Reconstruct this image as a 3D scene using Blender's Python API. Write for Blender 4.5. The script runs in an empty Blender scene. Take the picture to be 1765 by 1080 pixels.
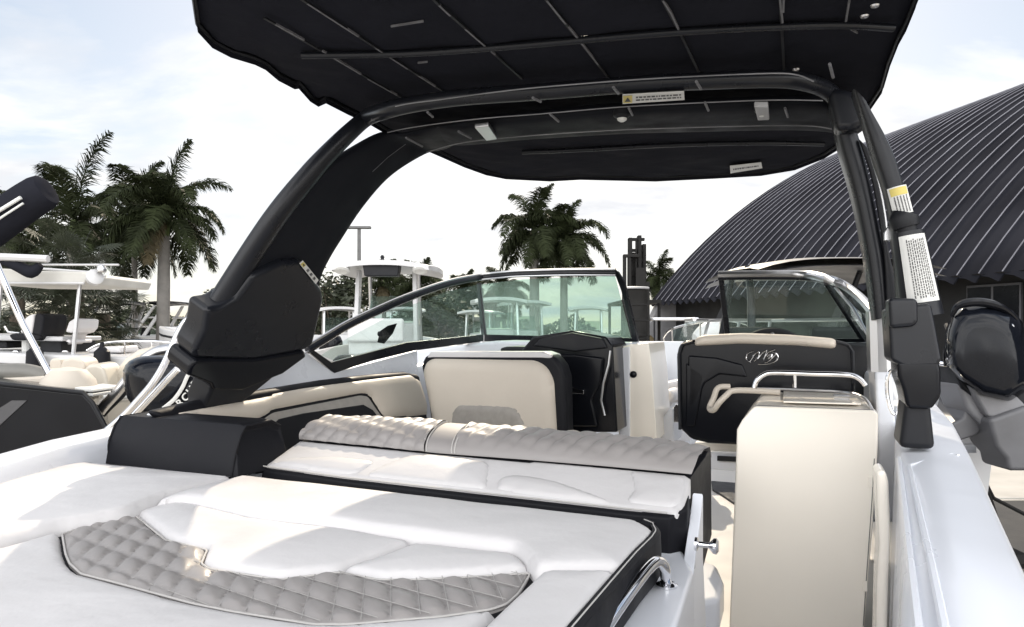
import bpy, bmesh, math, random
import numpy as np
from mathutils import Vector, Matrix
from mathutils.geometry import delaunay_2d_cdt
C = bpy.context.scene
COL = C.collection
random.seed(7)
R_ = math.radians
# ---------------------------------------------------------------- camera, sky, sun, exposure
CH = 2.5                      # camera height above the ground
FPX, CX, HY = 1250.0, 882.5, 565.0
cam_d = bpy.data.cameras.new("camera"); cam = bpy.data.objects.new("camera", cam_d); COL.objects.link(cam)
cam.location = (0, 0, CH); cam.rotation_euler = (R_(90), 0, 0)
cam_d.sensor_width = 36; cam_d.lens = FPX/1765*36; cam_d.shift_y = 25/1765
cam_d.clip_start = .05; cam_d.clip_end = 4000
C.camera = cam
SUN = Vector((.093, 1.451, 1.0)).normalized()
w = bpy.data.worlds.new("World"); C.world = w; w.use_nodes = True
nt = w.node_tree; N = nt.nodes; L = nt.links
bg = N['Background']; bg.inputs[1].default_value = .12
sky = N.new('ShaderNodeTexSky'); sky.sky_type = 'NISHITA'; sky.sun_disc = False
sky.sun_elevation = math.asin(SUN.z); sky.sun_rotation = math.atan2(SUN.x, SUN.y)
sky.dust_density = 1.0; sky.ozone_density = 1.0; sky.air_density = 1.0
tc = N.new('ShaderNodeTexCoord'); sx = N.new('ShaderNodeSeparateXYZ'); L.new(tc.outputs['Generated'], sx.inputs[0])
az = N.new('ShaderNodeMath'); az.operation = 'MAXIMUM'; az.inputs[1].default_value = 0; L.new(sx.outputs[2], az.inputs[0])
ad = N.new('ShaderNodeMath'); ad.operation = 'ADD'; ad.inputs[1].default_value = .22; L.new(az.outputs[0], ad.inputs[0])
dv = N.new('ShaderNodeVectorMath'); dv.operation = 'DIVIDE'; L.new(tc.outputs['Generated'], dv.inputs[0])
cb = N.new('ShaderNodeCombineXYZ')
for i in range(3): L.new(ad.outputs[0], cb.inputs[i])
L.new(cb.outputs[0], dv.inputs[1])
no = N.new('ShaderNodeTexNoise'); no.inputs['Scale'].default_value = 1.55; no.inputs['Detail'].default_value = 8; no.inputs['Roughness'].default_value = .55
no.inputs['Distortion'].default_value = .3
mp = N.new('ShaderNodeMapping'); mp.inputs['Location'].default_value = (3.1, 1.7, 0); mp.inputs['Scale'].default_value = (.8, 1.3, 1)
L.new(dv.outputs[0], mp.inputs[0]); L.new(mp.outputs[0], no.inputs['Vector'])
cr = N.new('ShaderNodeValToRGB'); cr.color_ramp.elements[0].position = .43; cr.color_ramp.elements[1].position = .60
L.new(no.outputs['Fac'], cr.inputs[0])
# clouds: thin and grey sunwards; unseen bright bank behind the camera added as fill
no2 = N.new('ShaderNodeTexNoise'); no2.inputs['Scale'].default_value = 3.2; no2.inputs['Detail'].default_value = 6
L.new(mp.outputs[0], no2.inputs['Vector'])
cr2 = N.new('ShaderNodeValToRGB'); cr2.color_ramp.elements[0].position = .36; cr2.color_ramp.elements[1].position = .60
cr2.color_ramp.elements[0].color = (.74, .75, .78, 1); cr2.color_ramp.elements[1].color = (1, .985, .96, 1)
L.new(no2.outputs['Fac'], cr2.inputs[0])
cloud_fill = N.new('ShaderNodeMapRange'); cloud_fill.inputs[1].default_value = .15; cloud_fill.inputs[2].default_value = -.6; cloud_fill.inputs[3].default_value = 4.9; cloud_fill.inputs[4].default_value = 17.0
L.new(sx.outputs[1], cloud_fill.inputs[0])
csc = N.new('ShaderNodeVectorMath'); csc.operation = 'SCALE'; L.new(cr2.outputs[0], csc.inputs[0]); L.new(cloud_fill.outputs[0], csc.inputs['Scale'])
# soft clip dims the glare of the bright sky round the sun: c/(1+c/k)
vm = N.new('ShaderNodeVectorMath'); vm.operation = 'MULTIPLY_ADD'; vm.inputs[1].default_value = (.15, .14, .125); vm.inputs[2].default_value = (1, 1, 1); L.new(sky.outputs[0], vm.inputs[0])
vd = N.new('ShaderNodeVectorMath'); vd.operation = 'DIVIDE'; L.new(sky.outputs[0], vd.inputs[0]); L.new(vm.outputs[0], vd.inputs[1])
vs = N.new('ShaderNodeVectorMath'); vs.operation = 'MULTIPLY'; vs.inputs[1].default_value = (1.12, 1.07, 1.0); L.new(vd.outputs[0], vs.inputs[0])
cov = N.new('ShaderNodeMapRange'); cov.inputs[1].default_value = 0; cov.inputs[2].default_value = -.5; cov.inputs[3].default_value = 0; cov.inputs[4].default_value = .6; L.new(sx.outputs[1], cov.inputs[0])  # extra cover for the unseen fill clouds behind the camera
ca = N.new('ShaderNodeMath'); ca.operation = 'ADD'; ca.use_clamp = True; L.new(cr.outputs[0], ca.inputs[0]); L.new(cov.outputs[0], ca.inputs[1])
mx = N.new('ShaderNodeMixRGB'); L.new(ca.outputs[0], mx.inputs[0]); L.new(vs.outputs[0], mx.inputs[1]); L.new(csc.outputs[0], mx.inputs[2])
L.new(mx.outputs[0], bg.inputs[0])
sd = bpy.data.lights.new("sun", 'SUN'); sd.energy = 2.1; sd.angle = R_(.55); sd.color = (1, .86, .67)
so = bpy.data.objects.new("sun", sd); COL.objects.link(so); so.location = (0, 0, 30)
so.rotation_euler = SUN.to_track_quat('Z', 'Y').to_euler()
C.view_settings.view_transform = 'Standard'; C.view_settings.look = 'None'; C.view_settings.gamma = 1
C.view_settings.exposure = 1.06
C.cycles.max_bounces = 10; C.cycles.transparent_max_bounces = 24

# ---------------------------------------------------------------- frames: boat frame (u to starboard, v forward, h from eye level)
YAW = R_(22); RR = .01; UC = -1.16
S3 = Vector((math.cos(YAW), -math.sin(YAW), -RR)); F3 = Vector((math.sin(YAW), math.cos(YAW), 0)); U3 = Vector((0, 0, 1))
O3 = Vector((0, 0, CH+RR*UC)); EYE = Vector((0, 0, CH))
def W(u, v, h): return S3*u + F3*v + U3*h + O3
def ray(px, py): return Vector(((px-CX)/FPX, 1, (HY-py)/FPX))
def hit(px, py, p0, n):
    d = ray(px, py); return EYE + d*((p0-EYE).dot(n)/d.dot(n))
NU = F3.cross(U3).normalized(); NV = U3.cross(S3).normalized(); NH = S3.cross(F3).normalized()
def at(px, py, **k):
    (n, val), = k.items()
    if n == 'u': return hit(px, py, W(val, 0, 0), NU)
    if n == 'v': return hit(px, py, W(0, val, 0), NV)
    if n == 'h': return hit(px, py, W(0, 0, val), NH)
    if n == 'y': return EYE + ray(px, py)*val
def plane3(a, b, c): n = (b-a).cross(c-a).normalized(); return (a, n)
def PU(u): return (W(u, 0, 0), NU)
def PV(v): return (W(0, v, 0), NV)
def PH(h): return (W(0, 0, h), NH)
def on(pl, pts): return [hit(x, y, pl[0], pl[1]) for x, y in pts]
def boatv(du, dv_, dh): return S3*du + F3*dv_ + U3*dh

# ---------------------------------------------------------------- materials
MATS = {}
def mat(name, col, rough=.5, metal=0, spec=.5, coat=0, noise=None, bump=None, wear=None, sheen=0, trans=None):
    """noise=(scale, amount) tonal variation; bump=(scale, strength, distance)"""
    m = bpy.data.materials.new(name); m.use_nodes = True; MATS[name] = m
    t = m.node_tree; b = t.nodes['Principled BSDF']
    b.inputs['Base Color'].default_value = (*col, 1); b.inputs['Roughness'].default_value = rough
    b.inputs['Metallic'].default_value = metal; b.inputs['Specular IOR Level'].default_value = spec
    b.inputs['Coat Weight'].default_value = coat; b.inputs['Coat Roughness'].default_value = .06
    if sheen: b.inputs['Sheen Weight'].default_value = sheen
    co = t.nodes.new('ShaderNodeTexCoord')
    if noise:
        n = t.nodes.new('ShaderNodeTexNoise'); n.inputs['Scale'].default_value = noise[0]; n.inputs['Detail'].default_value = 6
        t.links.new(co.outputs['Object'], n.inputs['Vector'])
        r = t.nodes.new('ShaderNodeMapRange'); r.inputs[1].default_value = .3; r.inputs[2].default_value = .7
        r.inputs[3].default_value = 1-noise[1]; r.inputs[4].default_value = 1+noise[1]
        t.links.new(n.outputs['Fac'], r.inputs[0])
        v = t.nodes.new('ShaderNodeVectorMath'); v.operation = 'SCALE'; v.inputs[0].default_value = col
        t.links.new(r.outputs[0], v.inputs['Scale']); t.links.new(v.outputs[0], b.inputs['Base Color'])
        r2 = t.nodes.new('ShaderNodeMapRange'); r2.inputs[1].default_value = .3; r2.inputs[2].default_value = .7
        r2.inputs[3].default_value = max(0, rough*.8); r2.inputs[4].default_value = min(1, rough*1.2)
        t.links.new(n.outputs['Fac'], r2.inputs[0]); t.links.new(r2.outputs[0], b.inputs['Roughness'])
    if bump:
        n = t.nodes.new('ShaderNodeTexNoise'); n.inputs['Scale'].default_value = bump[0]; n.inputs['Detail'].default_value = 4
        t.links.new(co.outputs['Object'], n.inputs['Vector'])
        k = t.nodes.new('ShaderNodeBump'); k.inputs['Strength'].default_value = bump[1]; k.inputs['Distance'].default_value = bump[2]
        t.links.new(n.outputs['Fac'], k.inputs['Height']); t.links.new(k.outputs[0], b.inputs['Normal'])
    return m
white_vinyl = mat('white_vinyl', (.575, .563, .568), .46, spec=.4, noise=(3.5, .045), bump=(11, .34, .014))
cream_vinyl = mat('cream_vinyl', (.56, .505, .435), .5, spec=.35, noise=(4, .04), bump=(10, .2, .01))
grey_vinyl = mat('grey_vinyl', (.265, .25, .245), .45, spec=.4, noise=(6, .05), bump=(300, .12, .001))
dark_vinyl = mat('dark_vinyl', (.0105, .0108, .0135), .55, spec=.14, noise=(5, .1), bump=(12, .2, .01))
gelcoat = mat('white_gelcoat', (.69, .71, .76), .3, coat=.2, noise=(3, .02))
gel_cream = mat('cream_gelcoat', (.90, .84, .745), .22, coat=.3, noise=(2.5, .025))
gel_black = mat('black_gelcoat', (.006, .0066, .009), .18, spec=.2, coat=.0, noise=(3, .1))
black_powder = mat('black_powder_coat', (.010, .011, .0145), .3, spec=.3, coat=.0, noise=(8, .06), bump=(160, .04, .001))
cowl_paint = mat('gloss_black_paint', (.005, .006, .009), .09, spec=.22, noise=(3, .1))
black_satin = mat('black_satin', (.010, .011, .0145), .6, spec=.1, noise=(8, .05))
black_matte = mat('black_plastic', (.011, .0117, .0145), .5, spec=.25, noise=(9, .15))
canvas = mat('black_canvas', (.0165, .0172, .0225), .9, spec=.02, noise=(3, .1), bump=(4, .5, .04))
chrome = mat('chrome', (.8, .8, .82), .08, metal=1)
alu = mat('brushed_aluminium', (.6, .6, .61), .3, metal=1)
shade_gel = mat('shaded_gelcoat', (.50, .50, .505), .35, coat=.1, noise=(2.5, .08))  # white gelcoat darkened; shade on the neighbouring boats put into its colour
arm_grey = mat('engine_grey', (.17, .17, .18), .4, noise=(5, .12))
grey_plastic = mat('grey_plastic', (.33, .33, .34), .5, noise=(4, .08))
strap = mat('grey_webbing', (.13, .13, .14), .55, noise=(60, .3))
thread = mat('stitch_thread', (.47, .455, .44), .6)
dark_seam = mat('dark_seam', (.1, .1, .1), .7)
label_white = mat('label_paper', (.62, .62, .6), .5, noise=(20, .05))
label_yellow = mat('label_yellow', (.55, .45, .12), .5)
ink = mat('label_ink', (.04, .04, .045), .6)
floor_m = mat('cockpit_floor', (.62, .6, .57), .4, noise=(5, .05), bump=(80, .2, .002))
dark_floor = mat('dark_mat', (.05, .05, .055), .8, noise=(20, .2))
quilt_far = mat('taupe_vinyl', (.3, .28, .255), .5, noise=(30, .1))
def glass(name, tint, dust, gloss=.12):
    m = bpy.data.materials.new(name); m.use_nodes = True; t = m.node_tree
    for n in list(t.nodes):
        if n.type != 'OUTPUT_MATERIAL': t.nodes.remove(n)
    o = t.nodes['Material Output']
    tr = t.nodes.new('ShaderNodeBsdfTransparent'); tr.inputs[0].default_value = (*tint, 1)
    gl = t.nodes.new('ShaderNodeBsdfGlossy'); gl.inputs['Roughness'].default_value = .02
    lw = t.nodes.new('ShaderNodeLayerWeight'); pw = t.nodes.new('ShaderNodeMath'); pw.operation = 'POWER'; pw.inputs[1].default_value = 4; t.links.new(lw.outputs['Facing'], pw.inputs[0])
    fr = t.nodes.new('ShaderNodeMath'); fr.operation = 'MULTIPLY_ADD'; fr.inputs[1].default_value = .6; fr.inputs[2].default_value = .035; t.links.new(pw.outputs[0], fr.inputs[0])
    m1 = t.nodes.new('ShaderNodeMixShader'); t.links.new(fr.outputs[0], m1.inputs[0]); t.links.new(tr.outputs[0], m1.inputs[1]); t.links.new(gl.outputs[0], m1.inputs[2])
    df = t.nodes.new('ShaderNodeBsdfDiffuse'); df.inputs[0].default_value = (.40, .52, .48, 1)
    tl = t.nodes.new('ShaderNodeBsdfTranslucent'); tl.inputs[0].default_value = (.40, .52, .48, 1)
    m3 = t.nodes.new('ShaderNodeMixShader'); m3.inputs[0].default_value = .5; t.links.new(df.outputs[0], m3.inputs[1]); t.links.new(tl.outputs[0], m3.inputs[2])
    co = t.nodes.new('ShaderNodeTexCoord'); mp_ = t.nodes.new('ShaderNodeMapping'); mp_.inputs['Scale'].default_value = (3, 3, 5)
    n = t.nodes.new('ShaderNodeTexNoise'); n.inputs['Scale'].default_value = 1.2; n.inputs['Detail'].default_value = 7; n.inputs['Distortion'].default_value = .8
    t.links.new(co.outputs['Object'], mp_.inputs[0]); t.links.new(mp_.outputs[0], n.inputs['Vector'])
    r = t.nodes.new('ShaderNodeMapRange'); r.inputs[1].default_value = .35; r.inputs[2].default_value = .7; r.inputs[3].default_value = dust*.55; r.inputs[4].default_value = dust*1.3
    t.links.new(n.outputs['Fac'], r.inputs[0])
    m2 = t.nodes.new('ShaderNodeMixShader'); t.links.new(r.outputs[0], m2.inputs[0]); t.links.new(m1.outputs[0], m2.inputs[1]); t.links.new(m3.outputs[0], m2.inputs[2])
    t.links.new(m2.outputs[0], o.inputs[0]); return m
glass_side = glass('tinted_glass', (.88, .94, .92), .035)
glass_front = glass('dusty_tinted_glass', (.74, .86, .82), .2)
glass_far = glass('clear_glass', (.7, .78, .76), .08)

# ---------------------------------------------------------------- mesh helpers
class MB:
    def __init__(s): s.v = []; s.f = []
    def add(s, vs, fs):
        k = len(s.v); s.v += [Vector(x) for x in vs]; s.f += [tuple(i+k for i in f) for f in fs]; return s
    def prism(s, pts, off):
        n = len(pts); a = [Vector(p) for p in pts]; off = Vector(off)
        s.add(a+[p+off for p in a], [tuple(range(n)), tuple(range(2*n-1, n-1, -1))]+[(i, i+n, (i+1) % n+n, (i+1) % n) for i in range(n)]); return s
    def box(s, c, ax, ay, az):     # centre and three half-axes
        c, ax, ay, az = map(Vector, (c, ax, ay, az))
        v = [c+ax*i+ay*j+az*k for k in (-1, 1) for j in (-1, 1) for i in (-1, 1)]
        s.add(v, [(0, 2, 3, 1), (4, 5, 7, 6), (0, 1, 5, 4), (2, 6, 7, 3), (0, 4, 6, 2), (1, 3, 7, 5)]); return s
    def wbox(s, x0, x1, y0, y1, z0, z1): return s.box(((x0+x1)/2, (y0+y1)/2, (z0+z1)/2), ((x1-x0)/2, 0, 0), (0, (y1-y0)/2, 0), (0, 0, (z1-z0)/2))
    def ubox(s, u0, u1, v0, v1, h0, h1): return s.box(W((u0+u1)/2, (v0+v1)/2, (h0+h1)/2), S3*((u1-u0)/2), F3*((v1-v0)/2), U3*((h1-h0)/2))
    def tube(s, pts, r, n=12, smooth=0, flat=None, closed=False):
        pts = [Vector(p) for p in pts]
        if smooth: pts = spline(pts, smooth)
        m = len(pts); rs = r if isinstance(r, (list, tuple)) else [r]*m
        if len(rs) != m: rs = [np.interp(i/(m-1), np.linspace(0, 1, len(rs)), rs) for i in range(m)]
        T = [(pts[min(i+1, m-1)]-pts[max(i-1, 0)]).normalized() for i in range(m)]
        a = Vector((0, 0, 1)) if abs(T[0].z) < .9 else Vector((1, 0, 0))
        x = T[0].cross(a).normalized(); vs = []
        for i in range(m):
            x = (x - T[i]*x.dot(T[i])).normalized(); y = T[i].cross(x)
            for k in range(n):
                an = 2*math.pi*k/n; q = (x*math.cos(an)+y*math.sin(an))*rs[i]
                if flat: q = q - flat[0]*q.dot(flat[0])*(1-flat[1])
                vs.append(pts[i]+q)
        fs = [(i*n+k, i*n+(k+1) % n, (i+1)*n+(k+1) % n, (i+1)*n+k) for i in range(m-1) for k in range(n)]
        fs += [tuple(range(n-1, -1, -1)), tuple((m-1)*n+k for k in range(n))]
        s.add(vs, fs); return s
    def lathe(s, c, axis, prof, n=20):   # prof: (r, t)
        axis = Vector(axis).normalized(); c = Vector(c)
        a = Vector((0, 0, 1)) if abs(axis.z) < .9 else Vector((1, 0, 0)); x = axis.cross(a).normalized(); y = axis.cross(x)
        vs = [c+axis*t+(x*math.cos(2*math.pi*k/n)+y*math.sin(2*math.pi*k/n))*r for r, t in prof for k in range(n)]; m = len(prof)
        fs = [(i*n+k, i*n+(k+1) % n, (i+1)*n+(k+1) % n, (i+1)*n+k) for i in range(m-1) for k in range(n)]
        fs += [tuple(range(n-1, -1, -1)), tuple((m-1)*n+k for k in range(n))]
        s.add(vs, fs); return s
    def grid(s, rows, close=False):
        n = len(rows[0]); vs = [p for r in rows for p in r]
        fs = [(i*n+k, i*n+k+1, (i+1)*n+k+1, (i+1)*n+k) for i in range(len(rows)-1) for k in range(n-1)]
        if close: fs += [(i*n+n-1, i*n, (i+1)*n, (i+1)*n+n-1) for i in range(len(rows)-1)]
        s.add(vs, fs); return s
def spline(pts, sub):
    out = []; n = len(pts)
    for i in range(n-1):
        p0, p1, p2, p3 = pts[max(i-1, 0)], pts[i], pts[i+1], pts[min(i+2, n-1)]
        for k in range(sub):
            t = k/sub; out.append(.5*((2*p1)+(p2-p0)*t+(2*p0-5*p1+4*p2-p3)*t*t+(3*p1-p0-3*p2+p3)*t**3))
    out.append(pts[-1]); return out
def obj(name, mb, m, parent=None, bevel=0, seg=3, smooth=True, sub=0, label=None, angle=35):
    me = bpy.data.meshes.new(name); me.from_pydata([tuple(v) for v in mb.v], [], mb.f); me.update()
    bm = bmesh.new(); bm.from_mesh(me); bmesh.ops.recalc_face_normals(bm, faces=bm.faces); bm.to_mesh(me); bm.free()
    o = bpy.data.objects.new(name, me); COL.objects.link(o); me.materials.append(m)
    if smooth:
        for p in me.polygons: p.use_smooth = True
    if bevel:
        b = o.modifiers.new('bevel', 'BEVEL'); b.width = bevel; b.segments = seg; b.limit_method = 'ANGLE'; b.angle_limit = R_(30); b.harden_normals = False
    if sub:
        b = o.modifiers.new('sub', 'SUBSURF'); b.levels = sub; b.render_levels = sub
    if smooth and not sub:
        try: me.set_sharp_from_angle(angle=R_(angle)) if not bevel else None
        except Exception: pass
        if bevel:
            wn = o.modifiers.new('wn', 'WEIGHTED_NORMAL'); wn.keep_sharp = True
    if parent is not None:
        o.parent = parent
        p = parent; off = Vector((0, 0, 0)); M = Matrix.Identity(4)
        chain = []
        while p is not None: chain.append(p); p = p.parent
        for q in reversed(chain): M = M @ q.matrix_parent_inverse @ q.matrix_basis
        o.matrix_parent_inverse = M.inverted()
    if label: o['label'] = label
    return o
def tag(o, label=None, cat=None, group=None, kind=None):
    if label: o['label'] = label
    if cat: o['category'] = cat
    if group: o['group'] = group
    if kind: o['kind'] = kind
    return o
def thing(name, label, cat, loc=(0, 0, 0), rz=0, group=None):
    o = bpy.data.objects.new(name, None); COL.objects.link(o); o.location = loc; o.rotation_euler = (0, 0, rz); o.empty_display_size = .3
    return tag(o, label, cat, group)
def copy_tree(o, parent=None):
    c = o.copy(); COL.objects.link(c)
    if parent is not None: c.parent = parent
    for ch in list(o.children): copy_tree(ch, c)
    return c
def seg_dist(P, poly):
    """distance of points P (n,2) to polygon outline"""
    d = np.full(len(P), 1e9)
    for i in range(len(poly)):
        a = poly[i]; b = poly[(i+1) % len(poly)]; ab = b-a; l2 = max(1e-12, ab@ab)
        t = np.clip(((P-a)@ab)/l2, 0, 1); d = np.minimum(d, np.linalg.norm(P-(a+t[:, None]*ab), axis=1))
    return d
def inside(P, poly):
    x, y = P[:, 0], P[:, 1]; c = np.zeros(len(P), bool); n = len(poly)
    for i in range(n):
        x1, y1 = poly[i]; x2, y2 = poly[(i+1) % n]
        k = (y1 > y) != (y2 > y)
        with np.errstate(divide='ignore', invalid='ignore'): c ^= k & (x < (x2-x1)*(y-y1)/(y2-y1+1e-15)+x1)
    return c
def round_poly(P, r, seg=4):
    """round the corners of a 2D polygon"""
    out = []; n = len(P)
    for i in range(n):
        p = P[i]; a = P[i-1]-p; b = P[(i+1) % n]-p; la, lb = np.linalg.norm(a), np.linalg.norm(b)
        if la < 1e-6 or lb < 1e-6: continue
        q = min(r, la*.45, lb*.45); A = p+a/la*q; B = p+b/lb*q
        for k in range(seg+1):
            t = k/seg; out.append((1-t)**2*A+2*t*(1-t)*p+t*t*B)
    return np.array(out)
def cushion(name, pl, pts, m, parent, thick=.06, er=.02, puff=.008, L_=.05, step=.016, quilt=None, rnd=.02, up=None, raise_=0, wrinkle=0, holes=None, label=None):
    """soft pad whose outline is given on a plane: rounded edge, puffed middle, optional stitched diamonds"""
    p3 = on(pl, pts) if len(pts[0]) == 2 else [Vector(p) for p in pts]
    n = Vector(pl[1]); up = Vector(up) if up is not None else (EYE-p3[0])
    if n.dot(up) < 0: n = -n
    e1 = S3 - n*S3.dot(n)
    if e1.length < .3: e1 = F3 - n*F3.dot(n)
    e1.normalize(); e2 = n.cross(e1); o0 = W(0, 0, 0); o0 = p3[0]+(o0-p3[0])-n*(o0-p3[0]).dot(n)
    P = np.array([[(p-o0).dot(e1), (p-o0).dot(e2)] for p in p3])
    if rnd: P = round_poly(P, rnd)
    # resample boundary
    Q = []
    for i in range(len(P)):
        a, b = P[i], P[(i+1) % len(P)]; k = max(1, int(np.linalg.norm(b-a)/step))
        for j in range(k): Q.append(a+(b-a)*j/k)
    Q = np.array(Q)
    x0, y0 = Q.min(0); x1, y1 = Q.max(0)
    gx, gy = np.meshgrid(np.arange(x0, x1, step), np.arange(y0, y1, step)); G = np.stack([gx.ravel(), gy.ravel()], 1)
    G = G + (np.random.RandomState(1).rand(*G.shape)-.5)*step*.1
    G = G[inside(G, Q)]; d = seg_dist(G, Q); G = G[d > step*.5]
    # extra rings near the border so that the roll-over is smooth
    vs = [Vector(q) for q in Q]+[Vector(g) for g in G]
    res = delaunay_2d_cdt(vs, [], [list(range(len(Q)))], 1, 1e-7)
    V2 = np.array([[v.x, v.y] for v in res[0]]); tri = res[2]
    D = seg_dist(V2, Q)
    t = np.clip(D/er, 0, 1); hgt = er*(np.sqrt(np.clip(1-(1-t)**2, 0, 1))-1) + puff*(1-np.exp(-D/L_))
    if quilt:
        au, av, amp, bu, bv = quilt; a = V2[:, 0]*au+V2[:, 1]*av; b = V2[:, 0]*bu+V2[:, 1]*bv
        q = (np.abs(np.sin(math.pi*a))*np.abs(np.sin(math.pi*b)))**.45
        hgt = hgt+amp*q*np.clip(D/.02, 0, 1)
    if wrinkle:
        hgt = hgt + wrinkle*(np.sin(V2[:, 0]*23+2*np.sin(V2[:, 1]*9))*np.sin(V2[:, 1]*17+V2[:, 0]*5))*np.clip(D/.05, 0, 1)
    hgt = hgt+raise_
    mb = MB()
    top = [o0+e1*V2[i, 0]+e2*V2[i, 1]+n*hgt[i] for i in range(len(V2))]
    mb.v = top; mb.f = [tuple(f) for f in tri]
    # skirt
    from collections import Counter
    ec = Counter()
    for f in tri:
        for i in range(len(f)): ec[tuple(sorted((f[i], f[(i+1) % len(f)])))] += 1
    idx = {}
    for f in tri:
        for i in range(len(f)):
            a, b = f[i], f[(i+1) % len(f)]
            if ec[tuple(sorted((a, b)))] == 1:
                for q in (a, b):
                    if q not in idx: idx[q] = len(mb.v); mb.v.append(top[q]-n*thick)
                mb.f.append((a, b, idx[b], idx[a]))
    o = obj(name, mb, m, parent, label=label, angle=60)
    o['_q'] = 0; del o['_q']
    return o, [o0+e1*q[0]+e2*q[1] for q in Q], n
def piping(name, pts, m, parent, r=.0035, off=None, closed=False):
    mb = MB(); p = [Vector(x) for x in pts]
    if off is not None: p = [x+off for x in p]
    if closed: p.append(p[0])
    mb.tube(p, r, 6); return obj(name, mb, m, parent)
def lin(pts, n):
    pts = [Vector(p) for p in pts]; ds = [0]
    for a, b in zip(pts, pts[1:]): ds.append(ds[-1]+(b-a).length)
    out = []
    for t in np.linspace(0, ds[-1], n):
        i = min(len(ds)-2, max(0, np.searchsorted(ds, t)-1)); f = (t-ds[i])/(ds[i+1]-ds[i]); out.append(pts[i].lerp(pts[i+1], f))
    return out
def slab(name, pl, pts, off, m, parent, bevel=.006, seg=3, label=None, smooth=True):
    p = on(pl, pts); mb = MB().prism(p, off); return obj(name, mb, m, parent, bevel=bevel, seg=seg, label=label, smooth=smooth)

# ================================================================ the sport boat we stand on
boat = thing('sport_boat', 'white foreground sport boat with quilted sun pad, black arch tower and black canopy', 'boat', W(-.95, 2.5, -.5)*1.0)
boat.location.z = 0
# ---- hull and gunwales
def hull_side(pairs_out, drop, inset):   # skin that falls from an outer edge
    pass
st_out = [(.12, .45, -.40), (.24, .9, -.37), (.30, 1.25, -.355), (.37, 1.85, -.35), (.44, 2.45, -.345), (.505, 3.1, -.33), (.5, 3.8, -.26), (.42, 4.6, -.20), (.2, 5.4, -.17), (-.15, 6.1, -.15), (-.55, 6.6, -.14), (-.9, 6.75, -.14)]
st_in = [(.0, .45, -.40), (.10, .9, -.37), (.14, 1.25, -.355), (.2, 1.85, -.35), (.255, 2.45, -.345), (.32, 3.1, -.31), (.33, 3.8, -.24), (.25, 4.6, -.18), (.02, 5.2, -.15), (-.3, 5.8, -.13), (-.6, 6.2, -.12), (-.9, 6.35, -.12)]
po_out = [(-2.10, .45, -.45), (-2.22, .9, -.44), (-2.35, 1.4, -.422), (-2.47, 1.75, -.41), (-2.54, 2.15, -.40), (-2.52, 2.5, -.385), (-2.5, 2.8, -.37), (-2.46, 3.6, -.31), (-2.36, 4.6, -.2), (-2.0, 5.4, -.17), (-1.6, 6.1, -.15), (-1.25, 6.6, -.14), (-.9, 6.75, -.14)]
po_in = [(u+.15, v-.03, h+.002) for u, v, h in po_out]; po_in[-1] = (-.9, 6.35, -.12); po_in[-2] = (-1.2, 6.2, -.12)
mb = MB()
for out, inn, sgn in ((st_out, st_in, 1), (po_out, po_in, -1)):
    rows = []
    for (a, b, c), (d, e, f) in zip(out, inn):
        mid = ((a+d)/2, (b+e)/2, (c+f)/2+.012)
        rows.append([W(a-sgn*.62, b, -2.0), W(a-sgn*.25, b, -1.55), W(a-sgn*.04, b, -1.1), W(a-sgn*.005, b, -.65), W(a+sgn*.012, b, c-.10), W(a+sgn*.012, b, c-.03), W(a, b, c-.006), W(a-sgn*.012, b, c+.003),
                     W(*mid), W(d+sgn*.012, e, f+.004), W(d, e, f-.008), W(d-sgn*.004, e, f-.05), W(d-sgn*.02, e, -.9), W(d-sgn*.02, e, -1.2)])
    rr = []
    for i in range(len(rows)-1):
        for k in range(4):
            t = k/4; rr.append([Vector(x).lerp(y, t) for x, y in zip(rows[i], rows[i+1])])
    rr.append(rows[-1]); mb.grid(rr)
hull = obj('hull', mb, gelcoat, boat, angle=50)
# raised moulding line and inlaid step on the starboard gunwale
for pts in ([(1590, 1150), (1582, 1080), (1568, 960), (1556, 850), (1549, 790)], [(1640, 1180), (1628, 1080), (1603, 960), (1580, 860), (1567, 803)], [(1567, 803), (1610, 790), (1640, 783), (1652, 786)]):
    piping('gunwale_moulding', [at(x, y, h=-.343) for x, y in pts], gelcoat, hull, r=.006)
# rub rail
piping('rub_rail', spline([W(u+.018, v, h-.11) for u, v, h in st_out[:9]], 4), chrome, hull, r=.014)
piping('rub_rail', spline([W(u-.018, v, h-.11) for u, v, h in po_out[:9]], 4), chrome, hull, r=.014)
# transom, fibreglass deck under the pad, trailer side of it
mb = MB().ubox(-1.9, .02, .35, .5, -2., -.56)
obj('transom', mb, gelcoat, boat, bevel=.03)
floor = obj('cockpit_floor', MB().ubox(-2.2, .3, .5, 6.2, -1.14, -1.1), floor_m, boat, smooth=False)
# pad base: the moulding carrying the sun pad
slab('pad_base', PH(-.612), [(-200, 950), (300, 780), (1135, 868), (1196, 985), (1165, 1080), (1060, 1400), (-800, 1400)], U3*-.5, gelcoat, boat, bevel=.012)
# swim platform under the photographer
obj('swim_platform', MB().ubox(-2.0, .1, -1.0, .36, -1.05, -.97), gelcoat, boat, bevel=.02)
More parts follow.
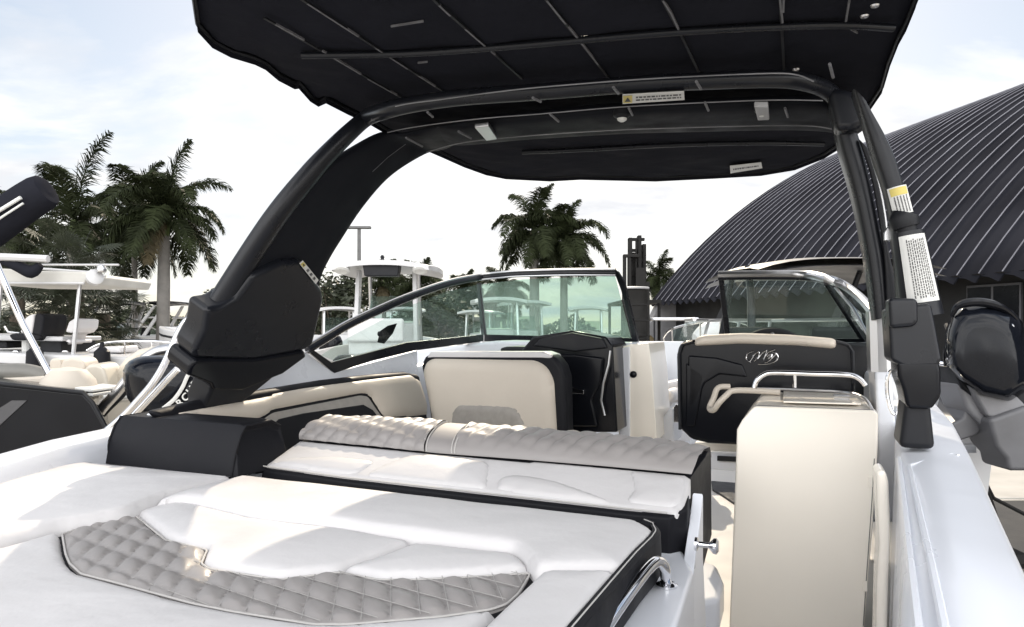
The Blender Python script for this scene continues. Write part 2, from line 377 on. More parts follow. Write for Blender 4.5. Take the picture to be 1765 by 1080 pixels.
# ---- sun pad
pad = obj('sun_pad', MB().prism([p for p in on(PH(-.52), [(-60, 840), (137, 800), (440, 823), (1093, 898), (1122, 915), (1062, 985), (950, 1110), (880, 1400), (-500, 1400), (-300, 950)])], U3*-.085), dark_vinyl, boat, bevel=.02)
P5 = PH(-.505); P48 = PH(-.484)
def padp(name, pts, plane=P5, m=white_vinyl, **k):
    k.setdefault('er', .019); k.setdefault('puff', .015); k.setdefault('step', .013); k.setdefault('thick', .05)
    return cushion(name, plane, pts, m, pad, up=(0, 0, 1), **k)
padp('side_panel', [(-60, 838), (0, 822), (137, 795), (300, 811), (405, 821), (338, 839), (290, 852), (220, 878), (110, 898), (0, 924), (-90, 945)], P48, er=.022, puff=.014, wrinkle=.0016)
padp('back_panel', [(418, 819), (600, 839), (850, 868), (1100, 896), (1131, 913), (1072, 977), (922, 977), (905, 955), (884, 938), (700, 915), (600, 901), (441, 882), (326, 858), (289, 860), (236, 873), (300, 849), (350, 836)], P48, er=.024, puff=.016, rnd=.02, wrinkle=.0014)
padp('end_panel', [(932, 980), (1070, 980), (985, 1080), (900, 1250), (650, 1250), (820, 1084)], P48, er=.024, puff=.012, wrinkle=.0012)
wA, eA, _ = padp('white_panel', [(233, 882), (290, 864), (326, 864), (441, 893), (600, 911), (712, 932), (660, 953), (584, 980), (480, 992), (359, 973), (346, 966), (356, 942), (322, 936), (285, 924)], puff=.016, rnd=.008, wrinkle=.001)
padp('white_panel', [(586, 979), (660, 955), (714, 934), (800, 944), (884, 952), (905, 964), (916, 979), (816, 987), (716, 992), (650, 992)], puff=.016, rnd=.01)
qq, eq, _ = padp('quilted_panel', [(107, 916), (150, 902), (231, 883), (285, 926), (357, 943), (347, 966), (359, 975), (480, 994), (585, 981), (652, 994), (716, 994), (816, 989), (914, 983), (893, 1018), (872, 1036), (845, 1045), (760, 1057), (600, 1070), (540, 1070), (400, 1048), (330, 1034), (200, 999), (140, 984), (120, 966), (113, 950)],
               m=grey_vinyl, quilt=(16.5, 10.1, .0125, 3.16, 14.8), step=.0065, puff=.0, er=.005, raise_=-.007, rnd=.01)
piping('piping', eq, thread, qq, r=.0024, off=U3*-.006, closed=True)
padp('front_panel', [(-200, 965), (0, 944), (104, 914), (110, 950), (118, 968), (138, 987), (200, 1003), (330, 1038), (400, 1052), (540, 1074), (600, 1074), (760, 1061), (845, 1049), (868, 1045), (818, 1082), (640, 1250), (-600, 1250)], puff=.012, rnd=.01, wrinkle=.0016)
# stitched diamonds on the quilt (thread laid along the tuft lines)
def inpoly(p, poly): return inside(np.array([p]), poly)[0]
def diamond_threads(parent, edge, n, pu, pv, lift, name='stitching', second=False):
    e1 = (S3-n*S3.dot(n)).normalized(); e2 = n.cross(e1); o0 = W(0, 0, 0); o0 = o0-n*(o0-edge[0]).dot(n)
    Q = np.array([[(p-o0).dot(e1), (p-o0).dot(e2)] for p in edge]); x0, y0 = Q.min(0)-.1; x1, y1 = Q.max(0)+.1
    mb = MB()
    for s in (1,) if not second else (-1,):
        # lines x/pu + s*y/pv = k
        ks = [x/pu+s*y/pv for x in (x0, x1) for y in (y0, y1)]
        for k in range(math.floor(min(ks)), math.ceil(max(ks))+1):
            run = []
            for y in np.arange(y0, y1, .006 if not second else .0015):
                x = pu*(k-s*y/pv); ins = x0 < x < x1 and inpoly((x, y), Q)
                if ins: run.append(o0+e1*x+e2*y+n*lift)
                if (not ins or y+.006 >= y1) and run:
                    if len(run) > 2: mb.tube(run, .0008, 4)
                    run = []
    return obj(name, mb, MATS.get('tuft_thread') or mat('tuft_thread', (.34, .33, .32), .7), parent)
diamond_threads(qq, eq, Vector((0, 0, 1)) if NH.z > 0 else -NH, 1/16.5, 1/10.1, -.0095)
diamond_threads(qq, eq, Vector((0, 0, 1)) if NH.z > 0 else -NH, 1/3.16, -1/14.8, -.0095, second=True)
# the dark side of the pad with its stitched edge
sidep = lin([at(x, y, h=-.487) for x, y in [(1108, 896), (1128, 904), (1134, 914), (1126, 926), (1100, 952), (1076, 980), (1032, 1032), (990, 1082), (940, 1160), (890, 1260)]], 60)
nrm_ = []
for i in range(60):
    t_ = (sidep[min(59, i+1)]-sidep[max(0, i-1)]).normalized(); n_ = t_.cross(U3); n_ = n_ if n_.dot(S3) > 0 or i < 3 else -n_; nrm_.append(n_.normalized())
mb = MB().grid([[q-n_*.012+U3*.002, q+n_*.001+U3*.001, q+n_*.008-U3*.006, q+n_*.010-U3*.05, q+n_*.006-U3*.108] for q, n_ in zip(sidep, nrm_)])
obj('side_band', mb, dark_vinyl, pad)
piping('piping', [q+U3*.001-n_*.004 for q, n_ in zip(sidep, nrm_)], thread, pad, r=.0018)
# ---- port bolster
def box_from(pl, pts, off): return MB().prism(on(pl, pts), off)
bol = [at(170, 795, h=-.5), at(405, 820, h=-.5), at(470, 790, h=-.5), at(205, 752, h=-.5)]
b0 = at(170, 797, h=-.5); b1 = at(408, 823, h=-.5)
dirv = (b1-b0).normalized(); fw = F3
top = .165
prof = [(0, 0), (.02, .08), (.045, top-.03), (.07, top), (.20, top+.004), (.25, top-.02), (.27, .08), (.28, 0)]
rows = []
for i, t in enumerate(np.linspace(0, 1, 26)):
    e = min(t, 1-t)*26/2.0; k = 1-.16*max(0, 1-e)**2*1.0; kk = 1-.06*max(0, 1-e*.7)**2
    c = b0.lerp(b1, .0+t)
    if t > .8: pass
    rows.append([c+fw*(.14+(a-.14)*kk)+U3*(z*k)+dirv*(-.045*(z/top) if t > .5 else .03*(z/top))*(1 if (t < .04 or t > .96) else 0) for a, z in prof])
mb = MB().grid(rows); n8 = len(prof); mb.f += [tuple(range(n8)), tuple((len(rows)-1)*n8+k for k in range(n8))]
bo = obj('headrest_bolster', mb, dark_vinyl, boat, bevel=.02, seg=3)
for i in (1, 24): piping('stitching', [q+(q-rows[i][3]).normalized()*0+U3*.0015-fw*.0015 for q in rows[i][:6]], MATS['dark_vinyl'], bo, r=.0035)
# ---- rear lounge backrest (reclined)
BR = thing('rear_backrest', None, None); BR.parent = boat; BR.matrix_parent_inverse = boat.matrix_basis.inverted()
def row(pts, v=None, h=None): return [at(x, y, v=v) if h is None else at(x, y, h=h) for x, y in pts]
r_dark0 = row([(440, 830), (600, 848), (850, 877), (1093, 905), (1190, 983)], v=2.0)
wl = [(454, 803), (599, 823), (839, 850), (1065, 875), (1165, 885), (1186, 868)]
md = [(516, 757), (640, 769), (757, 781), (893, 791), (1040, 803), (1192, 817)]
rg = [(571, 717), (712, 722), (825, 731), (984, 744), (1120, 756), (1222, 771)]
PLw = plane3(at(454, 803, v=2.02), at(1165, 885, v=2.02), at(893, 791, v=2.23))
# core body in dark vinyl: box under the panels with dark front band and side
core_pts_f = [(441, 812), (452, 800), (1165, 881), (1192, 862), (1198, 985), (1150, 1010), (1000, 1000), (600, 960), (445, 900)]
cw = lin(on(PLw, wl), 20); cm = lin(on(PLw, md), 20)
u_of = lambda p: (p-O3).dot(S3)/S3.dot(S3)
cr_ = lin([at(x, y, v=2.42+.0*x) for x, y in rg], 20)
rows = []
for i in range(20):
    a, b, c = cw[i], cm[i], cr_[i]
    rows.append([a+U3*-.34+F3*.01, a+U3*-.06-F3*.015, a-U3*.012-F3*.010, a-U3*.008, b-U3*.012, c-U3*.02-F3*.06, c-U3*.012, c+F3*.06-U3*.03, c+F3*.08-U3*.3])
mb = MB().grid(rows); mb.f += [tuple(range(9)), tuple(19*9+k for k in range(9))]
core = obj('backrest_core', mb, dark_vinyl, BR, bevel=.008, angle=50)
up = U3
bw = dict(er=.012, puff=.006, step=.013, thick=.03, rnd=.012)
cushion('white_panel', PLw, [(454, 803), (485, 780), (518, 758), (640, 770), (757, 782), (893, 792), (1080, 807), (1190, 818), (1190, 840), (1182, 868), (1166, 885), (1065, 875), (839, 850), (720, 837), (599, 823)], white_vinyl, BR, up=up, **bw)
for pts in ([(460, 801), (505, 790), (585, 788), (640, 794), (650, 800), (618, 818), (596, 820)], [(625, 822), (655, 805), (700, 787), (730, 783), (800, 790), (842, 797), (847, 806), (842, 846), (735, 835)],
            [(851, 846), (857, 828), (875, 820), (905, 820), (960, 830), (1050, 862), (1062, 872), (950, 860)], [(1074, 868), (1090, 845), (1082, 812), (1185, 822), (1182, 862), (1164, 879)]):
    cushion('raised_panel', PLw, pts, white_vinyl, BR, up=up, er=.016, puff=.014, step=.011, thick=.02, rnd=.03, raise_=.006)
# quilted roll along the top
def quilt_roll(pl0, pl1, nu, name, parent, quilted=True):
    A = lin(pl0, nu); B = lin(pl1, nu); K = 22; rows = []
    A0 = A[0]
    for i in range(nu):
        a, b = A[i], B[i]; f = F3; r = []
        s = (a-A0).length
        vec = b-a; hh = vec.z; ll = vec.dot(F3)
        for k in range(K):
            t = k/(K-1)*1.35
            th = min(t, 1)*math.pi/2
            if t <= 1: p = a + F3*(ll*(1-math.cos(th)**1.0)*.9) + U3*(hh*math.sin(th)) + (vec-F3*ll-U3*hh)*t; nrm = (-F3*math.cos(th)*.6+U3*math.sin(th)*1.0+U3*.25).normalized()
            else: q = (t-1)/.35; p = b + F3*(.06*q-ll*.1*(1-q)) - U3*(.05*q*q); nrm = (U3+F3*q).normalized()
            d = 0
            if quilted:
                x = s/.06; y = t*1.5; fd = 1 if nu < 160 else min(1, max(0, (t-.22)/.3))
                d = .0115*fd*(abs(math.sin(math.pi*(x-y*.9)))*abs(math.sin(math.pi*(x*.25+y*1.7))))**.5
            r.append(p+nrm*d)
        rows.append(r)
    return obj(name, MB().grid(rows), grey_vinyl, parent, angle=80)
def sub_line(px_pts, f0, f1, plane=None, v=None):
    full = lin(on(plane, px_pts) if plane else [at(x, y, v=v) for x, y in px_pts], 200)
    return full[int(f0*199):int(f1*199)+1]
q1 = quilt_roll(sub_line(md, 0, .372, plane=PLw), sub_line(rg, 0, .352, v=2.42), 150, 'quilted_roll', BR)
quilt_roll(sub_line(md, .372, .448, plane=PLw), sub_line(rg, .352, .43, v=2.42), 24, 'plain_band', BR, False)
q2 = quilt_roll(sub_line(md, .448, 1, plane=PLw), sub_line(rg, .43, 1, v=2.42), 190, 'quilted_roll', BR)
for f, g in ((.372, .352), (.448, .43)):
    a = sub_line(md, f, f+.01, plane=PLw)[0]; b = sub_line(rg, g, g+.01, v=2.42)[0]; vec = b-a; ll = vec.dot(F3); hh = vec.z
    for dx in (-.006, .006):
        pts = [a+F3*(ll*(1-math.cos(t*math.pi/2))*.9)+U3*(hh*math.sin(t*math.pi/2)+.003)+(vec-F3*ll-U3*hh)*t+S3*dx for t in np.linspace(0, 1.05, 14)]
        piping('stitching', pts, thread, BR, r=.0022)
piping('piping', [p+U3*.004 for p in on(PLw, [(454, 805), (599, 825), (839, 852), (1065, 877), (1150, 886)])], thread, BR, r=.0028)
# white panel, latch knob and step on the walkway side of the pad
slab('side_moulding', plane3(W(-.275, 1.2, -.5), W(-.275, 2.0, -.5), W(-.262, 2, -1)), [(1212, 850), (1206, 905), (1196, 980), (1190, 1100), (1225, 1250), (1212, 960)], S3*-.03, gelcoat, boat, bevel=.004)
kb = at(1198, 937, u=-.268)
mb = MB().lathe(kb, S3, [(.018, 0), (.018, .006), (.008, .01), (.007, .035), (.012, .04), (.02, .047), (.021, .055), (.014, .06)], 20)
obj('latch_knob', mb, chrome, boat, bevel=0)
# moulded step cushions in the walkway
mb = MB()
for (h, pts) in ((-.86, [(1196, 962), (1236, 972), (1248, 1000), (1240, 1030), (1190, 1040)]), (-.98, [(1190, 1030), (1236, 1022), (1232, 1060), (1212, 1078), (1190, 1090)])):
    mb.prism(on(PH(h), pts), U3*-.12)
obj('boarding_step', mb, gelcoat, boat, bevel=.02, seg=4)
# grab rail on the transom deck
gr = MB().tube([at(1000, 1150, h=-.60), at(1040, 1085, h=-.56), at(1085, 1020, h=-.53), at(1118, 978, h=-.515), at(1134, 968, h=-.517), at(1145, 978, h=-.54), at(1148, 1000, h=-.595), at(1148, 1008, h=-.615)], .0135, 16, smooth=8)
gr.lathe(at(1149, 1010, h=-.611), U3, [(.026, 0), (.026, .005), (.016, .01)], 20)
obj('grab_rail', gr, chrome, boat)
# ---- port side: coaming, side bench
PLs = plane3(W(-2.12, 2.4, -.5), W(-2.12, 4.0, -.5), W(-2.22, 3.0, -.2))
cream = dict(er=.018, puff=.012, step=.03, thick=.06, rnd=.03)
slab('inner_liner', plane3(W(-2.2, 2.4, -.5), W(-2.2, 4.0, -.5), W(-2.25, 3.0, -.2)), [(262, 714), (345, 694), (404, 680), (522, 603), (576, 641), (720, 603), (724, 740), (480, 860), (330, 790)], S3*-.04, gelcoat, boat, bevel=.01)
sb = slab('side_bench_backrest', PLs, [(262, 709), (340, 691), (560, 655), (640, 646), (700, 641), (724, 646), (742, 740), (480, 830), (330, 760)], S3*-.05, dark_vinyl, boat, bevel=.02)
cushion('cream_panel', PLs, [(283, 714), (371, 697), (520, 667), (640, 651), (706, 644), (722, 654), (735, 690), (738, 716), (663, 722), (650, 703), (636, 681), (622, 679), (540, 695), (470, 709), (448, 724), (330, 732)], cream_vinyl, sb, up=S3, raise_=.012, **cream)
cushion('taupe_trim', PLs, [(448, 726), (470, 711), (540, 697), (621, 681), (634, 683), (648, 704), (664, 726), (480, 790)], quilt_far, sb, up=S3, raise_=.006, er=.006, puff=.002, step=.03, thick=.03, rnd=.02)
slab('storage_pocket', PLs, [(458, 740), (478, 722), (520, 712), (624, 697), (640, 706), (652, 722), (560, 760), (480, 780)], S3*.012, dark_vinyl, sb, bevel=.004)
# ---- dash (port) and windshield
dashP = PV(4.25)
slab('dash', dashP, [(700, 608), (714, 604), (853, 587), (1092, 590), (1120, 606), (1120, 745), (714, 745)], F3*.4, gelcoat, boat, bevel=.02)
slab('dash_shelf', PV(3.95), [(862, 600), (872, 597), (925, 597), (925, 606), (862, 606)], F3*.3, black_matte, boat, bevel=.01)
# port lounge seat back
ps = slab('lounge_seat_back', PV(3.55), [(724, 628), (731, 615), (741, 608), (935, 608), (955, 612), (968, 630), (974, 650), (978, 800), (748, 800), (738, 700)], F3*.14, dark_vinyl, boat, bevel=.028, seg=4)
cushion('cream_panel', PV(3.53), [(727, 640), (733, 624), (744, 618), (860, 620), (922, 621), (941, 632), (953, 655), (958, 742), (957, 790), (750, 790), (741, 712)], cream_vinyl, ps, up=-F3, **cream)
cushion('taupe_insert', PV(3.515), [(775, 729), (779, 706), (788, 695), (835, 694), (880, 697), (893, 705), (908, 734), (908, 790), (775, 790)], quilt_far, ps, up=-F3, er=.01, puff=.004, step=.02, thick=.02, rnd=.02, quilt=(20, 20, .003, 20, -20))
slab('top_roll', PV(3.55), [(735, 617), (741, 606), (935, 606), (952, 612), (950, 618)], F3*.16, white_vinyl, ps, bevel=.01)
# console pod: black faceted hood
pod = MB(); P0 = on(PV(3.9), [(896, 606), (918, 580), (986, 569), (1045, 580), (1056, 596), (1064, 745), (960, 745), (930, 640)])
Pf = on(PV(4.2), [(905, 600), (925, 583), (986, 574), (1050, 586), (1064, 600), (1070, 745), (965, 745), (935, 640)])
pod.prism(P0, F3*.35)
cons = obj('console', pod, gel_black, boat, bevel=.012)
slab('visor_facet', PV(3.88), [(918, 596), (930, 584), (986, 573), (1038, 583), (1046, 600), (990, 606)], F3*.05-U3*.0, black_matte, cons, bevel=.01)
slab('console_panel', PV(3.87), [(925, 612), (990, 610), (1040, 616), (1036, 655), (1020, 690), (1030, 735), (968, 735), (966, 640)], F3*.04, gel_black, cons, bevel=.012)
slab('console_handle', PV(3.85), [(972, 664), (1006, 672), (1006, 679), (972, 677)], F3*.02, chrome, cons, bevel=.003)
piping('console_trim', [at(x, y, v=3.86) for x, y in [(1052, 604), (1049, 628), (1040, 660), (1036, 690), (1042, 716)]], alu, cons, r=.006)
# white companionway bulkhead with door and lock
bh = slab('bulkhead', PV(4.15), [(1066, 598), (1088, 593), (1118, 591), (1124, 640), (1132, 760), (1066, 760)], F3*.5, gel_cream, boat, bevel=.008)
mb = MB().lathe(at(1092, 645, v=4.14), -F3, [(.02, 0), (.02, .008), (.012, .012)], 18)
obj('door_latch', mb, gel_black, bh)
slab('door_edge', PV(4.13), [(1068, 600), (1085, 597), (1085, 760), (1068, 760)], F3*.03, gelcoat, bh, bevel=.005)
# bow seats seen through the walk-through
slab('bow_liner', PV(5.6), [(1085, 588), (1175, 588), (1190, 600), (1190, 760), (1085, 760)], F3*.05, gelcoat, boat, bevel=.005)
slab('bow_seat', PV(5.1), [(1118, 665), (1165, 655), (1190, 655), (1190, 690), (1118, 700)], F3*.45, white_vinyl, boat, bevel=.04)
slab('bow_seat_back', PV(5.45), [(1124, 622), (1143, 628), (1140, 652), (1132, 662), (1124, 640)], F3*.1, quilt_far, boat, bevel=.01)
slab('bow_seat_pad', PV(4.7), [(1126, 690), (1140, 674), (1160, 672), (1165, 690), (1148, 700), (1130, 728)], F3*.3, white_vinyl, boat, bevel=.03)
slab('step_moulding', PV(4.4), [(1124, 748), (1152, 706), (1160, 704), (1162, 765), (1124, 765)], F3*.3, gelcoat, boat, bevel=.01)
slab('seat_hinge', PV(3.55), [(1161, 702), (1164, 695), (1170, 697), (1171, 728), (1161, 728)], F3*.02, chrome, boat, bevel=.003)
# windshield
def frame_bar(name, pts, r, m, parent, flat=None, sm=0): return obj(name, MB().tube(pts, r, 10, smooth=sm, flat=flat), m, parent)
cT = at(830, 478, v=4.25); cB = at(836, 578, v=4.42); aft = at(552, 614, u=-2.24)
PW1 = plane3(cT, cB, aft)
rT = at(1062, 472, v=4.12); rB = at(1090, 586, v=4.5)
PW2 = plane3(cT, rT, rB)
ws = thing('port_windshield', None, None); ws.parent = boat; ws.matrix_parent_inverse = boat.matrix_basis.inverted()
slab('glass', PW1, [(553, 612), (600, 582), (700, 529), (770, 502), (826, 490), (834, 577), (700, 592), (578, 622)], F3*.004, glass_side, ws, bevel=0, smooth=False)
slab('glass', PW2, [(828, 490), (900, 481), (1060, 475), (1088, 583), (834, 578)], F3*.004, glass_front, ws, bevel=0, smooth=False)
slab('mullion', PW2, [(821, 488), (828, 487), (838, 577), (829, 577)], F3*.02, black_powder, ws, bevel=.003)
slab('lower_frame', PW1, [(530, 604), (537, 600), (572, 624), (700, 590), (834, 576), (834, 588), (715, 604), (640, 622), (577, 643)], boatv(-.03, .02, 0), black_powder, ws, bevel=.005)
slab('lower_frame', PW2, [(834, 576), (1088, 582), (1092, 590), (834, 588)], F3*.03, black_powder, ws, bevel=.005)
slab('end_frame', PW2, [(1057, 466), (1064, 466), (1076, 486), (1086, 530), (1100, 588), (1090, 590), (1084, 560), (1070, 500)], F3*.05, black_powder, ws, bevel=.006)
topl = [hit(x, y, *PW1) for x, y in [(530, 603), (560, 585), (600, 561), (650, 537), (700, 515), (760, 493), (800, 483)]]+[hit(x, y, *PW2) for x, y in [(832, 478), (870, 474), (900, 472), (980, 470), (1062, 470)]]
frame_bar('top_frame', topl, .020, black_powder, ws, sm=4, flat=(F3, .6))
frame_bar('frame_trim', [p+U3*.019-F3*.012 for p in topl], .008, alu, ws, sm=4)
frame_bar('frame_trim', [p-U3*.014-F3*.016 for p in topl], .005, alu, ws, sm=4)
mirror = slab('vent_flap', PW1, [(650, 590), (655, 570), (668, 561), (683, 557), (676, 574), (661, 592)], F3*.01, black_matte, ws, bevel=.003)
mb = MB().lathe(hit(655, 575, *PW1)-S3*.0, NU, [(.0, -.01), (.014, -.008), (.014, .008)], 16); obj('vent_knob', mb, black_matte, ws)
# starboard windshield
sT = at(1415, 476, v=4.12); sB = at(1492, 588, v=4.35); lT = at(1243, 473, v=4.12)
PS1 = plane3(lT, sT, sB); sA = at(1536, 604, v=3.3)
PS2 = plane3(sT, sB, sA)
wss = thing('starboard_windshield', None, None); wss.parent = boat; wss.matrix_parent_inverse = boat.matrix_basis.inverted()
slab('glass', PS1, [(1245, 478), (1418, 480), (1490, 588), (1260, 588)], F3*.004, glass_side, wss, bevel=0, smooth=False)
slab('mullion', PS1, [(1238, 478), (1247, 478), (1260, 590), (1250, 590)], F3*.03, black_powder, wss, bevel=.004)
slab('mullion', PS1, [(1412, 478), (1420, 477), (1492, 588), (1483, 588)], F3*.02, black_powder, wss, bevel=.003)
slab('lower_frame', PS1, [(1250, 583), (1490, 583), (1494, 594), (1250, 594)], F3*.03, black_powder, wss, bevel=.004)
tl = [hit(x, y, *PS1) for x, y in [(1238, 473), (1320, 472), (1390, 473)]]+[hit(x, y, *PS2) for x, y in [(1424, 480)]]+[at(1452, 490, v=4.0), at(1482, 512, v=3.85), at(1508, 542, v=3.65), at(1528, 575, v=3.45), at(1540, 606, v=3.3)]
frame_bar('top_frame', tl, .022, alu, wss, sm=4)
frame_bar('frame_trim', [p-U3*.018 for p in tl[:4]], .013, black_powder, wss, sm=4)
side_poly = [sT]+tl[4:8]+[sA, sB]
mb = MB(); cc = sum(side_poly, Vector())/len(side_poly); mb.add([cc]+side_poly, [(0, i+1, (i+1) % len(side_poly)+1) for i in range(len(side_poly))])
obj('side_glass', mb, glass_side, wss, smooth=False)
frame_bar('inner_trim', [at(1440, 495, v=4.0), at(1470, 530, v=3.9), at(1500, 585, v=3.8)], .008, alu, wss)
# helm dash top, steering wheel
slab('helm_dash', PV(4.2), [(1252, 590), (1500, 590), (1530, 600), (1530, 760), (1252, 760)], F3*.4, gel_black, boat, bevel=.02)
sw = at(1330, 640, v=3.95); mb = MB(); mb.tube([sw+S3*(.205*math.cos(a))+(U3*.93+F3*.37)*(.225*math.sin(a)) for a in np.linspace(0, 2*math.pi, 49)], .017, 10)
wh = obj('steering_wheel', mb, black_matte, boat)
mb = MB()
for a in (R_(90), R_(210), R_(330)): mb.tube([sw, sw+S3*(.2*math.cos(a))+(U3*.93+F3*.37)*(.22*math.sin(a))], [.02, .012], 8)
mb.lathe(sw, F3*.93-U3*.37, [(.05, -.02), (.05, .01), (.03, .02)], 18); obj('spokes', mb, alu, wh)
# ---- helm seat
hs = slab('helm_seat', PV(3.2), [(1166, 615), (1169, 597), (1177, 588), (1194, 585), (1300, 583), (1443, 586), (1463, 591), (1472, 602), (1474, 640), (1474, 775), (1350, 775), (1290, 768), (1220, 764), (1191, 757), (1170, 736)], F3*.13, gel_black, boat, bevel=.022, seg=4)
cushion('top_roll', PV(3.17), [(1196, 596), (1197, 584), (1210, 577), (1276, 574), (1360, 577), (1442, 584), (1441, 601), (1370, 595), (1276, 592)], cream_vinyl, hs, up=-F3, er=.016, puff=.02, step=.012, thick=.14, rnd=.02)
piping('seat_edge', [at(x, y, v=3.185) for x, y in [(1172, 740), (1170, 610), (1176, 594), (1194, 589)]], black_matte, hs, r=.007)
piping('seat_edge', [at(x, y, v=3.185) for x, y in [(1443, 590), (1462, 594), (1470, 606), (1471, 660)]], black_matte, hs, r=.007)
# raised bolster shapes on the seat's back shell
for pts in ([(1186, 612), (1235, 616), (1280, 628), (1288, 650), (1240, 645), (1215, 660), (1196, 700), (1186, 700)], [(1182, 625), (1182, 735), (1198, 735), (1215, 645)]):
    slab('shell_relief', PV(3.19), pts, F3*.02, gel_black, hs, bevel=.008)
# silver script emblem in a ring
em = MB(); E = lambda pts, r=.0028: em.tube([at(x, y, v=3.185) for x, y in pts], r, 6, smooth=5)
el = lambda a0, a1: [(1313.5+27.5*math.cos(R_(a)), 615-12.5*math.sin(R_(a))) for a in range(a0, a1, 12)]
E(el(120, 235)); E(el(255, 420)); E([(1292, 624), (1300, 611), (1308, 606), (1306, 616), (1299, 622)]); E([(1306, 618), (1314, 608), (1321, 604), (1318, 613), (1316, 620)])
E([(1316, 618), (1324, 607), (1336, 602)]); E([(1322, 614), (1327, 610), (1324, 618), (1330, 612)]); E([(1331, 610), (1330, 616), (1335, 611)]); E([(1318, 625), (1326, 621), (1337, 610)])
obj('emblem', em, chrome, hs)
# seat grab handle
frame_bar('grab_handle', [at(x, y, v=vv) for x, y, vv in [(1345, 676, 3.05), (1300, 673, 3.05), (1264, 673, 3.05), (1252, 681, 3.03), (1240, 693, 3.02), (1230, 706, 3.05), (1223, 703, 3.1), (1230, 686, 3.12), (1238, 668, 3.16), (1258, 666, 3.18)]], .012, cream_vinyl, hs, sm=5)
# ---- wet bar with its hatch gap, hinge and latch
PB = 2.6
wbm = slab('wet_bar', PV(PB), [(1301, 700), (1296, 704), (1279, 724), (1270, 740), (1268, 800), (1262, 960), (1257, 1080), (1250, 1350), (1480, 1350), (1490, 1080), (1505, 900), (1513, 780), (1514, 712), (1506, 707)], F3*.62, gel_cream, boat, bevel=.012, seg=4)
htop = (at(1400, 703, v=PB)-O3).z
def WB(x, y): return hit(x, y, *plane3(at(1301, 699, v=PB)+U3*.004, at(1506, 706, v=PB)+U3*.004, at(1301, 699, v=PB)+F3+U3*.004))
lid = MB().prism([WB(*p) for p in [(1350, 676), (1474, 681), (1484, 698), (1350, 694)]], U3*.006); obj('lid', lid, gel_cream, wbm, bevel=.003)
for i, y in enumerate((684.5, 690.5)):
    obj('vent_slot', MB().prism([WB(*p) for p in [(1436, y-1.2), (1462, y-.6), (1465, y+1), (1438, y+.5)]], U3*.01), grey_plastic, wbm, bevel=.002)
piping('seam', [WB(1302, 698), WB(1400, 702), WB(1506, 706)], dark_seam, wbm, r=.0012)
piping('hatch_gap', [at(x, y, v=PB-.001) for x, y in [(1488, 1078), (1494, 985), (1503, 860), (1507, 790)]], dark_seam, wbm, r=.0012)
for y in (830, 1010): obj('hinge', MB().prism([at(x, q, v=PB-.001) for x, q in [(1496-(y-830)*.05, y-9), (1504-(y-830)*.05, y-9), (1504-(y-830)*.05, y+9), (1496-(y-830)*.05, y+9)]], -F3*.004), gel_cream, wbm, bevel=.0015)
rl = MB().tube([at(x, y, v=vv) for x, y, vv in [(1300, 668, 2.9), (1305, 655, 2.9), (1318, 645, 2.9), (1335, 642, 2.9), (1400, 644, 2.9), (1460, 646, 2.9), (1480, 652, 2.9), (1492, 664, 2.9)]], .0095, 14, smooth=5)
rl.tube([at(1370, 645, v=2.9), at(1370, 668, v=2.9)], .007, 10)
obj('handrail', rl, chrome, wbm)
frame_bar('edge_trim', [at(x, y, v=vv) for x, y, vv in [(1304, 669, 3.1), (1400, 672, 3.0), (1460, 676, 2.95), (1490, 686, 2.8), (1503, 705, 2.62)]], .005, alu, wbm, sm=4)
# starboard coaming beside the bar and the long door strap
slab('side_strap', PV(2.1), [(1510, 812), (1526, 810), (1532, 830), (1536, 930), (1532, 1000), (1527, 1200), (1508, 1200), (1512, 1000), (1516, 935)], F3*.12, gel_cream, boat, bevel=.012)
slab('coaming_panel', PV(2.9), [(1508, 640), (1536, 632), (1548, 780), (1556, 900), (1500, 900), (1514, 780)], F3*.3, gelcoat, boat, bevel=.01)
# side vent: chromed oval on the coaming under the leg
ov = MB().tube([at(1540+11*math.cos(a)+(-3*math.sin(a)), 676-38*math.sin(a), v=2.75) for a in np.linspace(0, 2*math.pi, 33)], .006, 8)
obj('speaker_ring', ov, chrome, boat)
# what lies below the helm seat
slab('helm_seat_base', PV(3.4), [(1196, 762), (1290, 762), (1290, 800), (1226, 806), (1200, 800)], F3*.4, gel_cream, boat, bevel=.01)
slab('locker_frame', PV(3.35), [(1224, 778), (1275, 780), (1275, 812), (1224, 808)], F3*.03, gelcoat, boat, bevel=.004)
slab('locker_opening', PV(3.33), [(1236, 786), (1275, 788), (1275, 796), (1236, 794)], F3*.03, black_matte, boat, bevel=.002)
slab('floor_hatch', PH(-1.085), [(1226, 828), (1275, 832), (1275, 872), (1245, 852), (1228, 842)], U3*-.03, dark_floor, boat, bevel=.005)

# ---- black canopy and arch tower
cnp, ce, cn = cushion('canopy', PH(.9), [(300, -560), (318, -200), (330, -60), (335, 0), (341, 42), (366, 70), (398, 87), (440, 100), (458, 109), (480, 128), (508, 143), (515, 142), (535, 165), (549, 174), (562, 168), (600, 188), (640, 207), (668, 224), (720, 245), (765, 265), (800, 281), (838, 295), (872, 302), (948, 306), (1000, 303), (1130, 306), (1230, 301), (1312, 296), (1370, 286), (1420, 266), (1460, 240), (1496, 186), (1520, 150), (1532, 108), (1549, 64), (1562, 40), (1578, 0), (1600, -80), (1750, -560)],
                      canvas, boat, thick=-.035, er=.012, puff=.02, L_=.2, step=.03, rnd=.0, up=(0, 0, -1), wrinkle=.004)
def strip(name, pts, wd, m, parent, h=.872, pl=None, th=.003):
    P = [at(x, y, h=h) for x, y in pts]; mb = MB()
    for a, b in zip(P, P[1:]):
        d = (b-a).normalized(); s = d.cross(U3).normalized()*wd
        mb.box((a+b)/2, (b-a)/2, s, U3*th)
    return obj(name, mb, m, parent, smooth=False)
